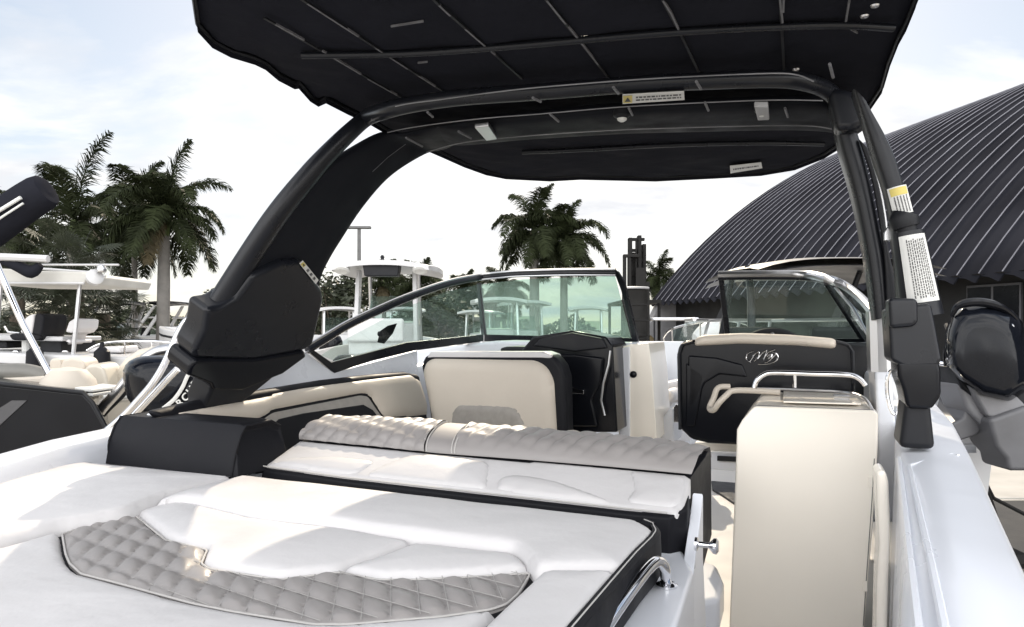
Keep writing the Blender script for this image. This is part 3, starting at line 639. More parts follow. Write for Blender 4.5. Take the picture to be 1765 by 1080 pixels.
for pts in ([(530, 5), (618, 62)], [(648, 82), (703, 118)], [(722, 130), (750, 148)], [(475, 41), (524, 68)], [(556, 87), (622, 127)], [(634, 135), (684, 163)],
            [(757, 8), (776, 26)], [(802, 49), (853, 93)], [(943, 0), (975, 40)], [(980, 45), (1031, 110)], [(1143, 0), (1157, 22)], [(1156, 20), (1174, 59)], [(1344, -5), (1349, 38)], [(1351, -5), (1350, 20)], [(1464, 0), (1458, 36)]):
    strip('batten', pts, .0026, strap, cnp)
for pts in ([(674, 45), (730, 36)], [(720, 108), (737, 106)], [(880, 83), (930, 76), (1051, 62)], [(1065, 61), (1180, 50)], [(1230, 49), (1272, 47)], [(1330, 44), (1450, 40), (1478, 56)]):
    strip('seam', pts, .0016, strap, cnp)
for pl_ in ([(455, 30), (475, 41), (684, 163), (740, 195)], [(505, -12), (750, 148), (800, 180)], [(700, -50), (757, 8), (853, 93), (900, 135)], [(900, -60), (943, 0), (1031, 110), (1060, 148)], [(1120, -60), (1143, 0), (1174, 59), (1210, 135)], [(1343, -60), (1347, 38), (1352, 130)]):
    strip('zip_seam', pl_, .004, black_matte, cnp, h=.8735)
for pl_ in ([(520, 95), (700, 92), (870, 80), (1051, 64), (1180, 54), (1330, 46), (1450, 43), (1540, 48)], [(900, 262), (1000, 258), (1150, 250), (1300, 246), (1420, 248)], [(620, -70), (900, -110), (1200, -130), (1560, -120)]):
    obj('canopy_bow', MB().tube([at(x, y, h=.868) for x, y in pl_], .011, 12, smooth=4), black_powder, cnp)
piping('hem', [p for p in ce], black_matte, cnp, r=.007, closed=True)
tw = thing('arch_tower', None, None); tw.parent = boat; tw.matrix_parent_inverse = boat.matrix_basis.inverted()
PT = plane3(W(-2.26, 2.4, -.35), W(-2.26, 3.4, -.35), W(-1.62, 2.7, .75))
nT = Vector(PT[1]); nT = nT if nT.dot(S3) > 0 else -nT
# wide forward plate of the port leg with softly rounded section
def plate(name, A, B, th, m, parent, n=40, label=None, tn=None):
    """blade between two edge curves with an oval section"""
    A = lin(spline([Vector(p) for p in A], 6), n); B = lin(spline([Vector(p) for p in B], 6), n); rows = []
    K = 20
    for i in range(n):
        c = (A[i]+B[i])/2; hx = (B[i]-A[i])/2
        nn = tn(i/(n-1)) if tn else nT
        rows.append([c+hx*(math.copysign(abs(math.cos(a))**.45, math.cos(a)))+nn*th*(math.copysign(abs(math.sin(a))**.6, math.sin(a))) for a in [2*math.pi*k/K for k in range(K)]])
    mb = MB().grid(rows, close=True); mb.f += [tuple(range(K)), tuple((n-1)*K+k for k in range(K))]
    return obj(name, mb, m, parent, label=label, angle=70)
def PTq(x, y): return hit(x, y, *PT)
hb = .80
def AB(x, y, h=hb): return at(x, y, h=h)
# forward plate: outer (aft) edge and inner (forward) edge, leg then across the top to the starboard leg
outer = [PTq(352, 560), PTq(367, 518), PTq(401, 471), PTq(437, 409), PTq(479, 357), PTq(523, 322), PTq(565, 284), PTq(610, 254), PTq(660, 229), AB(700, 230, .79), AB(760, 216), AB(840, 205), AB(930, 196), AB(1070, 184), AB(1200, 178), AB(1330, 172), AB(1415, 172), AB(1470, 182)]
inner = [PTq(535, 575), PTq(545, 502), PTq(552, 471), PTq(566, 442), PTq(583, 414), PTq(624, 352), PTq(671, 300), PTq(728, 264), PTq(755, 257), AB(790, 247, .79), AB(850, 239), AB(900, 234), AB(960, 230), AB(1080, 223), AB(1200, 220), AB(1330, 217), AB(1415, 219), AB(1455, 226)]
def tnf(t):
    k = min(1, max(0, (t-.42)/.12)); return (nT*(1-k)+U3*k).normalized()
plate('forward_arch', outer, inner, .028, black_satin, tw, n=90, tn=tnf)
aft = [PTq(380, 520), PTq(440, 425), PTq(483, 362), PTq(531, 303), PTq(560, 270), PTq(600, 230), PTq(634, 202), AB(672, 188, .79), AB(720, 178), AB(800, 167), AB(930, 158), AB(1080, 146), AB(1200, 140), AB(1330, 136), AB(1385, 141), AB(1425, 155), AB(1452, 180, .78)]
obj('aft_arch', MB().tube(aft, [.05, .045, .036, .03, .028, .028, .028], 16, smooth=6, flat=(nT, .8)), black_powder, tw)
piping('panel_gap', [PTq(x, y)-nT*.032+nT*.062 for x, y in [(633, 290), (660, 265), (690, 243)]], strap, tw, r=.0012)
# lower casings of the port leg
def casing(name, pts, th, m, parent, bev=.025, dn=0, **k):
    p = [PTq(*q)-nT*(th-dn) for q in pts]; return obj(name, MB().prism(p, nT*2*th), m, parent, bevel=bev, seg=4, **k)
casing('leg_casing', [(392, 500), (420, 462), (470, 440), (502, 437), (541, 489), (544, 504), (526, 584), (510, 594), (420, 610), (320, 606), (316, 592), (334, 558), (340, 520), (366, 516)], .055, black_powder, tw, bev=.035)
casing('leg_collar', [(318, 604), (420, 606), (508, 592), (512, 602), (470, 632), (398, 660), (349, 658), (343, 647), (304, 632), (308, 616)], .066, gel_black, tw, bev=.018)
casing('leg_foot', [(345, 645), (400, 655), (500, 605), (404, 682), (402, 716), (338, 716), (336, 689), (349, 658)], .055, black_matte, tw, bev=.015)
mb = MB().lathe(PTq(356, 535)-nT*.02, PTq(336, 535)-PTq(366, 535), [(.028, -.03), (.034, .0), (.034, .03), (.028, .038)], 24)
obj('clamp_knob', mb, black_matte, tw)
# small warning label on the port casing
def label_on(name, quad, lines, parent, m=label_white, n=None, lm=ink, off=.0015, yel=None):
    a, b, c, d = [Vector(q) for q in quad]; nn = (b-a).cross(d-a).normalized()
    if nn.dot(EYE-a) < 0: nn = -nn
    mb = MB().prism([q+nn*.0004 for q in (a, b, c, d)], nn*off); o = obj(name, mb, m, parent, smooth=False)
    mb = MB(); rnd = random.Random(3)
    P = lambda s, t: (a*(1-s)+b*s)*(1-t)+(d*(1-s)+c*s)*t+nn*(off+.0012)
    for (s0, s1, t0, t1, rows_) in lines:
        for i in range(rows_):
            t = t0+(t1-t0)*(i+.5)/rows_; dt = (t1-t0)/rows_*.26; s = s0
            while s < s1-.01:
                e = min(s1, s+rnd.uniform(.03, .11)*(s1-s0)); mb.add([P(s, t-dt), P(e, t-dt), P(e, t+dt), P(s, t+dt)], [(0, 1, 2, 3)]); s = e+.022*(s1-s0)
    obj('fine_print', mb, lm, o, smooth=False)
    if yel:
        s0, s1, t0, t1 = yel; mb = MB().add([P(s0, t0), P(s1, t0), P(s1, t1), P(s0, t1)], [(0, 1, 2, 3)]); obj('caution_panel', mb, label_yellow, o, smooth=False)
        u_ = MB().add([P(s0+(s1-s0)*.5, t0+(t1-t0)*.2)+nn*.001, P(s0+(s1-s0)*.85, t0+(t1-t0)*.8)+nn*.001, P(s0+(s1-s0)*.15, t0+(t1-t0)*.8)+nn*.001], [(0, 1, 2)]); obj('caution_triangle', u_, ink, o, smooth=False)
    return o
label_on('warning_label', [PTq(x, y)+nT*.0605 for x, y in [(497, 441), (503, 436), (531, 470), (526, 477)]], [(.2, .8, .3, .9, 3)], tw, yel=(.1, .9, .04, .2))
# label under the aft arch
label_on('warning_label', [AB(1073, 162, .765), AB(1179, 156, .765), AB(1180, 171, .765), AB(1073, 178, .765)], [(.22, .95, .2, .8, 2)], tw, yel=(.01, .16, .1, .9))
label_on('maker_label', [AB(1258, 285, .868), AB(1312, 279, .868), AB(1314, 289, .868), AB(1259, 298, .868)], [(.1, .9, .3, .7, 1)], cnp)
# gloss highlights of the cross bars, put in as thin light grey tubes
glint = mat('grey_glint', (.17, .17, .18), .35, noise=(4, .5))
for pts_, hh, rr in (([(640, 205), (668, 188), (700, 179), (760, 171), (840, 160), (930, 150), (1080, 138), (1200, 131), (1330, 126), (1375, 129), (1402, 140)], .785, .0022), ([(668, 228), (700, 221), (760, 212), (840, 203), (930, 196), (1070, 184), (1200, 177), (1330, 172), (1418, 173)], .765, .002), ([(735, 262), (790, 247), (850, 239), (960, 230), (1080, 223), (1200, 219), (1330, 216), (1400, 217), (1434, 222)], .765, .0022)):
    piping('bar_glint', spline([AB(x, y, hh) for x, y in pts_], 4), glint, tw, r=rr)
# lights, hooks, brackets under the arch
for x, y, r in ((1072, 199, .024), (1313, 190, .02)):
    c = AB(x, y, .765); mb = MB().lathe(c, -U3, [(r*1.3, -.02), (r*1.3, .0), (r, .006), (r*.6, .012)], 18); l_ = obj('courtesy_light', mb, black_matte, tw)
    obj('lens', MB().lathe(c-U3*.008, -U3, [(r*.75, 0), (r*.7, .008), (r*.3, .014)], 16), label_white, l_)
obj('bracket', MB().prism([AB(*q, .765) for q in [(1300, 174), (1324, 174), (1326, 197), (1306, 198)]], -U3*.02), grey_plastic, tw, bevel=.004)
obj('bracket', MB().prism([AB(*q, .765) for q in [(818, 212), (842, 209), (857, 232), (838, 235)]], -U3*.018), alu, tw, bevel=.004)
for p in ([(700, 237), (728, 252)], [(790, 226), (812, 238)], [(948, 196), (963, 209)], [(1057, 150), (1066, 161)], [(1200, 140), (1208, 153)], [(1215, 176), (1221, 190)], [(1353, 186), (1358, 201)], [(1430, 110), (1436, 133)], [(737, 193), (746, 201)], [(1084, 186), (1090, 198)], [(918, 168), (932, 175)]):
    obj('mounting_clip', MB().tube([AB(*q, .762) for q in p], .0045, 8), strap, tw)
for x, y in ((1490, 27), (1508, 9), (1372, 119), (1370, 218)):
    obj('screw_head', MB().lathe(AB(x, y, .865), -U3, [(.012, 0), (.01, .004), (.004, .006)], 12), alu, cnp)
# starboard legs
VI, VO = 2.75, 2.45
def leg(name, L_pts, R_pts, v, dep, m, n=50, label=None):
    A = [at(x, y, v=v) for x, y in L_pts]; B = [at(x, y, v=v) for x, y in R_pts]
    return plate(name, A, B, dep, m, tw, n=n, tn=lambda t: F3)
leg('starboard_leg', [(1432, 205), (1445, 262), (1468, 345), (1487, 438), (1496, 500), (1502, 552)], [(1452, 172), (1478, 240), (1498, 319), (1513, 395), (1524, 450), (1533, 545)], VI, .10, black_powder)
leg('starboard_leg', [(1468, 160), (1500, 262), (1528, 353), (1536, 420), (1542, 470), (1545, 530)], [(1492, 184), (1530, 250), (1553, 312), (1571, 390), (1578, 440), (1586, 530)], VO, .06, black_powder)
obj('leg_junction', MB().prism([at(x, y, v=2.6) for x, y in [(1425, 150), (1460, 150), (1500, 175), (1496, 210), (1470, 225), (1440, 225)]], F3*.12), black_powder, tw, bevel=.03, seg=4)
leg('leg_web', [(1480, 240), (1500, 300), (1515, 380), (1524, 450), (1528, 530)], [(1500, 262), (1522, 340), (1530, 420), (1540, 470), (1548, 530)], 2.65, .012, black_matte)
piping('leg_highlight_line', spline([at(x, y, v=2.6) for x, y in [(1501, 268), (1515, 315), (1525, 365), (1530, 405)]], 5), alu, tw, r=.003)  # gloss line on the leg web modelled as a pale metal tube
slab('latch', PV(2.5), [(1524, 400), (1531, 388), (1537, 400), (1536, 415), (1524, 415)], F3*.03, alu, tw, bevel=.004)
mb = MB().tube([at(1561, 368, v=2.4), at(1558, 378, v=2.4), at(1562, 392, v=2.4)], [.037, .041, .036], 20); mb.tube([at(1562, 390, v=2.4), at(1565, 408, v=2.4)], .028, 18)
obj('hinge_sleeve', mb, black_matte, tw)
obj('lower_strut', MB().tube([at(1565, 400, v=2.4), at(1590, 545, v=2.4)], [.043, .055], 24), black_powder, tw)
def sticker(name, c0, c1, r0, r1, a0, a1, t0, t1, m, parent, K=10):
    ax = (c1-c0); T = ax.normalized(); x = T.cross(-F3).normalized(); y = -F3 - T*(-F3).dot(T); y.normalize(); rows = []
    for i in range(K+1):
        a = a0+(a1-a0)*i/K; r = []
        for t in (t0, t1):
            p = c0+ax*t; rr = r0+(r1-r0)*t+.001; r.append(p+(x*math.sin(a)+y*math.cos(a))*rr)
        rows.append(r)
    o = obj(name, MB().grid(rows), m, parent)
    return o, (c0, ax, x, y, r0, r1)
def fine_print(parent, fr, a0, a1, t0, t1, nl, vertical=True, seed=1):
    c0, ax, x, y, r0, r1 = fr; mb = MB(); rd = random.Random(seed)
    for i in range(nl):
        a = a0+(a1-a0)*(i+.5)/nl; da = (a1-a0)/nl*.22; t = t0+rd.uniform(0, .02); te = t1-rd.uniform(0, .12 if i % 4 == 3 else .02)*(t1-t0)
        while t < te:
            e = min(te, t+rd.uniform(.012, .04)); vs = []
            for aa, tt in ((a-da, t), (a+da, t), (a+da, e), (a-da, e)):
                rr = r0+(r1-r0)*tt+.0022; vs.append(c0+ax*tt+(x*math.sin(aa)+y*math.cos(aa))*rr)
            mb.add(vs, [(0, 1, 2, 3)]); t = e+.008
    return obj('fine_print', mb, ink, parent, smooth=False)
c0, c1 = at(1565, 400, v=2.4), at(1590, 545, v=2.4)
st, fr = sticker('instruction_label', c0, c1, .043, .055, -1.0, .75, .05, .84, label_white, tw); fine_print(st, fr, -.75, .35, .10, .8, 9)
c0, c1 = at(1542, 318, v=2.42), at(1556, 372, v=2.42)
st, fr = sticker('warning_label', c0, c1, .036, .036, -.75, .8, .12, .98, label_white, tw); fine_print(st, fr, -.6, .5, .42, .94, 5, seed=4)
o_, f2 = sticker('caution_panel', c0, c1, .0375, .0375, -.65, .6, .16, .4, label_yellow, st)
slab('clamp_housing', PV(2.28), [(1531, 513), (1582, 514), (1583, 552), (1578, 562), (1534, 566)], F3*.1, black_powder, tw, bevel=.012)
slab('leg_casing', PV(2.3), [(1530, 530), (1605, 522), (1613, 560), (1624, 619), (1618, 632), (1560, 634), (1536, 622)], F3*.2, black_powder, tw, bevel=.02)
slab('leg_collar', PV(2.3), [(1546, 622), (1619, 622), (1622, 640), (1623, 683), (1606, 706), (1563, 704), (1556, 672), (1548, 650)], F3*.18, gel_black, tw, bevel=.012)
slab('leg_foot', PV(2.32), [(1562, 680), (1603, 684), (1608, 730), (1613, 776), (1549, 772), (1555, 730)], F3*.16, black_matte, tw, bevel=.018)
frame_bar('support_post', [at(1515, 536, v=2.8), at(1518, 640, v=2.8)], .042, alu, tw)

# ================================================================ the setting
asphalt = mat('gravel_lot', (.44, .42, .38), .9, noise=(1.2, .25), bump=(40, .6, .02))
concrete = mat('concrete', (.42, .40, .37), .85, noise=(2, .12), bump=(30, .3, .005))
grass_m = mat('grass_verge', (.06, .08, .03), .9, noise=(2, .35), bump=(30, .8, .05))
g = obj('ground', MB().add([(-600, -60, 0), (600, -60, 0), (600, 1500, 0), (-600, 1500, 0)], [(0, 1, 2, 3)]), asphalt, smooth=False); g['kind'] = 'structure'
g = obj('pavement', MB().wbox(3, 30, 10.6, 16.5, -.1, .02), concrete, bevel=.01); g['kind'] = 'structure'
g = obj('dark_ground_patch', MB().wbox(1.2, 9.5, 1.0, 10.4, -.1, .03), mat('dark_ground', (.035, .035, .037), .9, noise=(2, .2), bump=(50, .5, .01)), bevel=.01); g['kind'] = 'structure'  # dark slab added over the ground to the right
g = obj('grass_verge', MB().wbox(-120, 60, 52, 140, -.1, .05), grass_m, smooth=False); g['kind'] = 'structure'
def D(px, py, Y): return EYE+ray(px, py)*Y
# ---- arched hall
roof_m = mat('dark_roof_metal', (.021, .0215, .0265), .95, metal=.0, spec=.0, noise=(.35, .3), bump=(2, .1, .02))
seam_m = mat('roof_seam_metal', (.21, .21, .235), .9, spec=0, noise=(.6, .25))
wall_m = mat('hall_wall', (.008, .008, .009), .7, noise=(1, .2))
butt_m = mat('concrete_buttress', (.20, .20, .21), .8, noise=(3, .12))
HA = Vector((.2016, -.979, 0)); HR = Vector((.979, .2016, 0)); H0 = Vector((8.0, 42.0, 3.94)); RAD = 30.; TE = R_(52)
hall = thing('arched_hall', 'huge hall with dark ribbed arched metal roof', 'building', H0+HA*20+HR*23-Vector((0, 0, 3.94)))
def HP(t, th, o=0):
    return H0+HA*t+HR*(RAD*(math.sin(TE)-math.sin(th))-o*math.sin(th))+Vector((0, 0, RAD*(math.cos(th)-math.cos(TE))+o*math.cos(th)))
per = .74; NP = 60; ths = np.linspace(TE, -TE, 44)
mb = MB(); rows = []
for i in range(NP):
    for x, o in ((0, .0), (.3, .012), (.62, .026), (.90, .04), (.985, .04)):
        rows.append([HP((i+x)*per, th, o) for th in ths])
mb.grid(rows); obj('roof', mb, roof_m, hall, angle=20)
mb = MB()
for i in range(NP):
    mb.grid([[HP((i+.94)*per, th, .038) for th in ths], [HP((i+.95)*per, th, .062) for th in ths], [HP((i+.975)*per, th, .062) for th in ths], [HP((i+.982)*per, th, .038) for th in ths]])
obj('roof_seams', mb, seam_m, hall, angle=60)
mb = MB()
for i in range(NP):
    a, b = HP(i*per, TE, -.02), HP((i+.97)*per, TE, -.02); dn = Vector((0, 0, -1))*.20-HR*.16
    pts = [a, HP((i+.5)*per, TE, .03), b]; low = [a+dn*.15, HP((i+.5)*per, TE, .03)+dn*.55, b+dn*1.1]
    mb.grid([pts, low]); mb.grid([[q+HR*.05 for q in pts], [q+HR*.05 for q in low]])
obj('eave_flashing', mb, roof_m, hall)
# soffit, wall and end wall
mb = MB(); wl0, wl1 = H0+HR*1.2, H0+HA*(NP*per)+HR*1.2
mb.add([wl0+Vector((0, 0, 1.2)), wl1+Vector((0, 0, 1.2)), wl1-Vector((0, 0, 3.94)), wl0-Vector((0, 0, 3.94))], [(0, 1, 2, 3)])
ew = [HP(.35, th, -.12) for th in ths]; ew = [p for p in ew]
mb.add(ew+[ew[-1]-Vector((0, 0, 3.9)), ew[0]-Vector((0, 0, 3.9))+HR*.9, ew[0]+HR*.9], [tuple(range(len(ew)+3))])
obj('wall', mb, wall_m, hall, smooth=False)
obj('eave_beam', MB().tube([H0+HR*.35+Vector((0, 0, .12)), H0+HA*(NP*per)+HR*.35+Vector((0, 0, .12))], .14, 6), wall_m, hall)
for t in (.2, 8.5, 17, 25.5, 34):
    b = H0+HA*t; mb = MB().prism([b+HR*.3+Vector((0, 0, .15)), b+HR*2.1+Vector((0, 0, .5)), b+HR*.3-Vector((0, 0, 3.94)), b-HR*1.75-Vector((0, 0, 3.94))], HA*.7)
    obj('buttress', mb, butt_m if t < 1 else wall_m, hall, bevel=.03)
for t in (22.2,):
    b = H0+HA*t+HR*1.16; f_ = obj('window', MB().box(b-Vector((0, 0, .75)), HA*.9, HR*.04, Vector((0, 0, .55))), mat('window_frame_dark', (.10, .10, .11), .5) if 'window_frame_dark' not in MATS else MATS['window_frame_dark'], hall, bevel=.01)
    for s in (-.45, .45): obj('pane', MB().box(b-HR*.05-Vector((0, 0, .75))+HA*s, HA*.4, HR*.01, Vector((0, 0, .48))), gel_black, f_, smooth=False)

# ---- palms
leaf_m = mat('palm_leaf', (.021, .027, .011), .7, spec=.12, noise=(1.5, .35))
leaf_m.node_tree.nodes['Principled BSDF'].inputs['Transmission Weight'].default_value = 0
leaf_d = mat('palm_leaf_dry', (.07, .055, .025), .7, noise=(2, .3))
trunk_m = mat('palm_trunk', (.19, .18, .168), .85, noise=(2.5, .2), bump=(14, .8, .03))
bark_m = mat('bark', (.10, .08, .06), .9, noise=(5, .3), bump=(15, 1, .03))
shaft_m = mat('crown_shaft', (.09, .12, .04), .5, noise=(3, .2))
def frond(mb, rd, base, az_, el, Ln, droop, nl=44, wind=0, width=.75, hang=.6):
    p = Vector(base); d = Vector((math.cos(az_)*math.cos(el), math.sin(az_)*math.cos(el), math.sin(el))); st = Ln/nl; pts = []
    for i in range(nl+1):
        pts.append((p.copy(), d.copy())); d = (d+Vector((wind*.02, 0, -droop*(.4+i/nl)))*1.0/nl*2).normalized(); p = p+d*st
    mb.tube([q for q, _ in pts[::4]], [.035, .02, .008], 5)
    for i in range(3, nl+1):
        q, d = pts[i]; t = i/nl; side = d.cross(Vector((0, 0, 1))); side = side.normalized() if side.length > .05 else Vector((1, 0, 0)); upv = side.cross(d)
        ll = width*(math.sin(math.pi*min(1, .12+t*.84))**.6)*rd.uniform(.85, 1.1)
        for s in (-1, 1):
            for rep in range(3):
                dr = (side*s*rd.uniform(.65, .95)+d*rd.uniform(.45, .8)+upv*rd.uniform(-.45, .35)).normalized()
                a = q+d*rd.uniform(0, st); m_ = a+dr*ll*.5; dr2 = (dr+Vector((wind*.15, 0, -hang*rd.uniform(.7, 2.0)))).normalized(); e = m_+dr2*ll*.5
                wv = d*.021+upv*rd.uniform(-.01, .01)
                mb.add([a-wv, a+wv, m_+wv*1.05, e, m_-wv*1.05], [(0, 1, 2, 3, 4)])
def palm(name, label, base, hgt, Lf, nf, seed, tr=.24, lean=(0, 0), group='palm trees behind the boat yard', shaft=1.0, spear=True, wind=1, wid=.84, old=.3):
    rd = random.Random(seed); root = thing(name, label, 'palm tree', base, 0, group)
    B = Vector(base); T = B+Vector((lean[0], lean[1], hgt)); mid = B.lerp(T, .5)+Vector((lean[0]*.15, 0, 0))
    mb = MB().tube([B, B.lerp(mid, .15), mid, T], [tr*1.35, tr*1.08, tr*1.0, tr*.95, tr*.8], 14, smooth=6); 
    n_ = 0
    obj('trunk', mb, trunk_m, root)
    if shaft: obj('crown_shaft', MB().tube([T-Vector((0, 0, .1)), T+Vector((0, 0, shaft*.5)), T+Vector((0, 0, shaft))], [tr*.82, tr*.85, tr*.35], 12), shaft_m, root)
    top = T+Vector((0, 0, shaft*.85)); mb = MB(); md_ = MB()
    for i in range(nf):
        f = i/nf; el = R_(82-rd.uniform(100, 125)*f**.8); az_ = i*2.399+rd.uniform(-.25, .25)
        L1 = Lf*rd.uniform(.78, 1.14)*(1 if f > .1 else .9)
        tgt = md_ if (f > 1-old*.35 and rd.random() < .35) else mb
        frond(tgt, rd, top-Vector((0, 0, .25*f)), az_, el, L1, rd.uniform(1.0, 1.5)*(.75 if f < .15 else 1), wind=wind, width=wid*rd.uniform(.9, 1.1), hang=.55+.5*f)
    if spear: mb.tube([top, top+Vector((.06, 0, Lf*.34)), top+Vector((.16, 0, Lf*.66))], [.04, .025, .004], 6)
    obj('crown', mb, leaf_m, root, smooth=False)
    if md_.f: obj('dry_fronds', md_, leaf_d, root, smooth=False)
    return root
def palm_at(name, label, px, py, Y, **k):
    p = D(px, py, Y); s = k.pop('shaft', 1.0); return palm(name, label, (p.x-k.get('lean', (0, 0))[0], p.y, 0), p.z-s*.85, shaft=s, **k)
palm_at('palm_tree', 'tall palm with one long frond standing straight up, at the far left', 128, 385, 29, Lf=3.9, nf=17, seed=11, tr=.30, spear=True, wid=.85)
palm_at('palm_tree', 'slim palm between the tall left one and the one with a thick grey trunk', 232, 375, 33, Lf=3.0, nf=17, seed=5, tr=.14, spear=False)
palm_at('palm_tree', 'full crowned palm on a thick pale trunk left of the arch tower', 283, 365, 28, Lf=2.95, nf=24, seed=23, tr=.25, lean=(.1, 0))
palm_at('palm_tree', 'palm with a tall spear leaf, left of the twin palms under the canopy', 921, 395, 36, Lf=2.9, nf=19, seed=31, tr=.26)
palm_at('palm_tree', 'denser palm right beside the spear topped one, seen under the canopy', 972, 408, 36, Lf=2.7, nf=22, seed=8, tr=.2, spear=False)
palm_at('palm_tree', 'small distant palm between the forklift mast and the hall', 1133, 478, 60, Lf=2.4, nf=16, seed=17, tr=.18, spear=False)
palm_at('palm_tree', 'palm framed inside the hardtop pillars of the white fishing boat', 662, 486, 48, Lf=2.2, nf=16, seed=41, tr=.16, spear=False)
palm_at('palm_tree', 'low bushy palm just right of the white hardtop', 722, 492, 44, Lf=2.2, nf=20, seed=42, tr=.2, spear=False)
palm_at('palm_tree', 'far palm whose crown shows through the side windshield glass', 800, 500, 52, Lf=2.1, nf=15, seed=43, tr=.15, spear=False)
palm_at('palm_tree', 'palm with a leaning trunk behind the windshield corner post', 866, 496, 50, Lf=2.3, nf=16, seed=44, tr=.16, lean=(-.5, 0), spear=False)
palm_at('palm_tree', 'young drooping palm at the far left behind the black tower pipe', 30, 400, 34, Lf=3.2, nf=16, seed=51, tr=.2, spear=False)
# ---- fan palm thicket and broadleaf trees
fan_m = mat('fan_leaf', (.019, .025, .011), .6, noise=(1.5, .35))
def fan_palm(base, hgt, n, seed, label, R=.75):
    rd = random.Random(seed); root = thing('fan_palm', label, 'palm', base, 0, 'fan palms behind the left boats'); B = Vector(base)
    obj('trunk', MB().tube([B, B+Vector((0, 0, hgt*.75))], [.28, .22], 10), bark_m, root); mb = MB()
    for i in range(n):
        z = hgt*rd.uniform(.25, 1); az_ = rd.uniform(0, 6.283); el = rd.uniform(-.5, 1.2) if z > hgt*.7 else rd.uniform(-.9, .4); rr = rd.uniform(.5, 1.5)
        d = Vector((math.cos(az_)*math.cos(el), math.sin(az_)*math.cos(el), math.sin(el))); c = B+Vector((0, 0, z))+d*rr
        mb.tube([B+Vector((0, 0, z)), c], .012, 3)
        s = d.cross(Vector((rd.uniform(-.3, .3), rd.uniform(-.3, .3), 1))).normalized(); r = R*rd.uniform(.7, 1.15)
        for k in range(26):
            a = (k/25-.5)*4.6; q = (d*math.cos(a)+s*math.sin(a)).normalized(); pw = q.cross(d.cross(s))*.022
            tip = c+q*r*rd.uniform(.8, 1.05)+Vector((0, 0, -.28*r*rd.random())); mid = c+q*r*.55
            mb.add([c, mid+pw, tip, mid-pw], [(0, 1, 2, 3)])
    obj('crown', mb, fan_m, root, smooth=False); return root
for i, (px, Y, h, lb) in enumerate([(30, 24, 4.6, 'fan palm clump at the far left edge behind the boats'), (75, 26, 4.2, 'low fan palm clump left of the tall palm trunk'), (132, 23, 4.9, 'largest fan palm clump, in front of the tall left palm'), (178, 25, 4.0, 'fan palm clump right below the slim palm crown'), (100, 21, 3.6, 'short fan palm clump behind the pedestal seats')]):
    p = D(px, 565, Y); fan_palm((p.x, p.y, 0), h, 80, 60+i, lb)
tree_m = mat('tree_leaf', (.028, .036, .016), .6, noise=(1.2, .4))
def tree(name, label, base, hgt, wid, seed, n=5200, leaf=.14, group='broadleaf trees beyond the yard', cat='tree', trunk=True):
    rd = random.Random(seed); root = thing(name, label, cat, base, 0, group); B = Vector(base); mb = MB(); lb = MB()
    lb.tube([B, B+Vector((.1, 0, hgt*.5)), B+Vector((0, 0, hgt*.8))], [.2, .13, .05], 9)
    cl = []
    for i in range(22):
        a = rd.uniform(0, 6.283); r = wid*rd.uniform(.1, .85); z = hgt*rd.uniform(.25, .92); k = 1-abs(z/hgt-.55)*.9
        c = B+Vector((math.cos(a)*r*k, math.sin(a)*r*k, z)); cl.append((c, wid*rd.uniform(.2, .38)))
        lb.tube([B+Vector((0, 0, hgt*.3)), B.lerp(c, .6)+Vector((0, 0, hgt*.12)), c], [.07, .04, .015], 5)
    for i in range(n):
        c, r = rd.choice(cl); v = Vector((rd.gauss(0, 1), rd.gauss(0, 1), rd.gauss(0, .8))).normalized()*r*rd.uniform(.45, 1.12); p = c+v
        a = Vector((rd.uniform(-1, 1), rd.uniform(-1, 1), rd.uniform(-.6, .6))).normalized(); b = a.cross(Vector((rd.uniform(-1, 1), rd.uniform(-1, 1), rd.uniform(-1, 1)))).normalized(); s = leaf*rd.uniform(.6, 1.3)
        mb.add([p-a*s, p+b*s*.45, p+a*s, p-b*s*.45], [(0, 1, 2, 3)])
    obj('trunk', lb, bark_m, root); obj('crown', mb, tree_m, root, smooth=False); return root
for px, Y, h, wd, lb, s in ((575, 34, 5.1, 2.6, 'round leafy tree left of the white fishing boat', 1), (548, 38, 4.6, 2.0, 'leafy tree half hidden by the black tower leg', 2), (392, 46, 6.0, 1.6, 'dark tree top peeking out left of the tower leg', 3), (745, 42, 4.6, 2.6, 'dark tree behind the side windshield', 4), (775, 46, 4.4, 2.2, 'tree right of the dark one, seen through the side glass', 5),
                            (1160, 44, 3.3, 1.4, 'green bush beside the hall buttress', 6), (1190, 47, 2.9, 1.6, 'wide bush in front of the gabled house', 7), (1225, 52, 3.2, 1.6, 'bush right of the gabled house', 8), (255, 52, 4.2, 2.6, 'pale distant tree between the palm trunks', 9), (225, 60, 4.6, 2.5, 'bare looking distant tree left of the thick palm trunk', 10)):
    p = D(px, 565, Y); tree('leafy_tree', lb, (p.x, p.y, 0), h, wd, s, n=4200)
for i, (px, Y, h) in enumerate([(-40, 62, 4.2), (40, 64, 4.0), (120, 60, 3.9), (330, 64, 3.8), (450, 66, 4.0), (640, 66, 3.7), (700, 64, 3.9), (830, 68, 3.6), (900, 66, 3.4), (960, 68, 3.5), (1040, 66, 3.6), (1100, 70, 3.4)]):
    pass
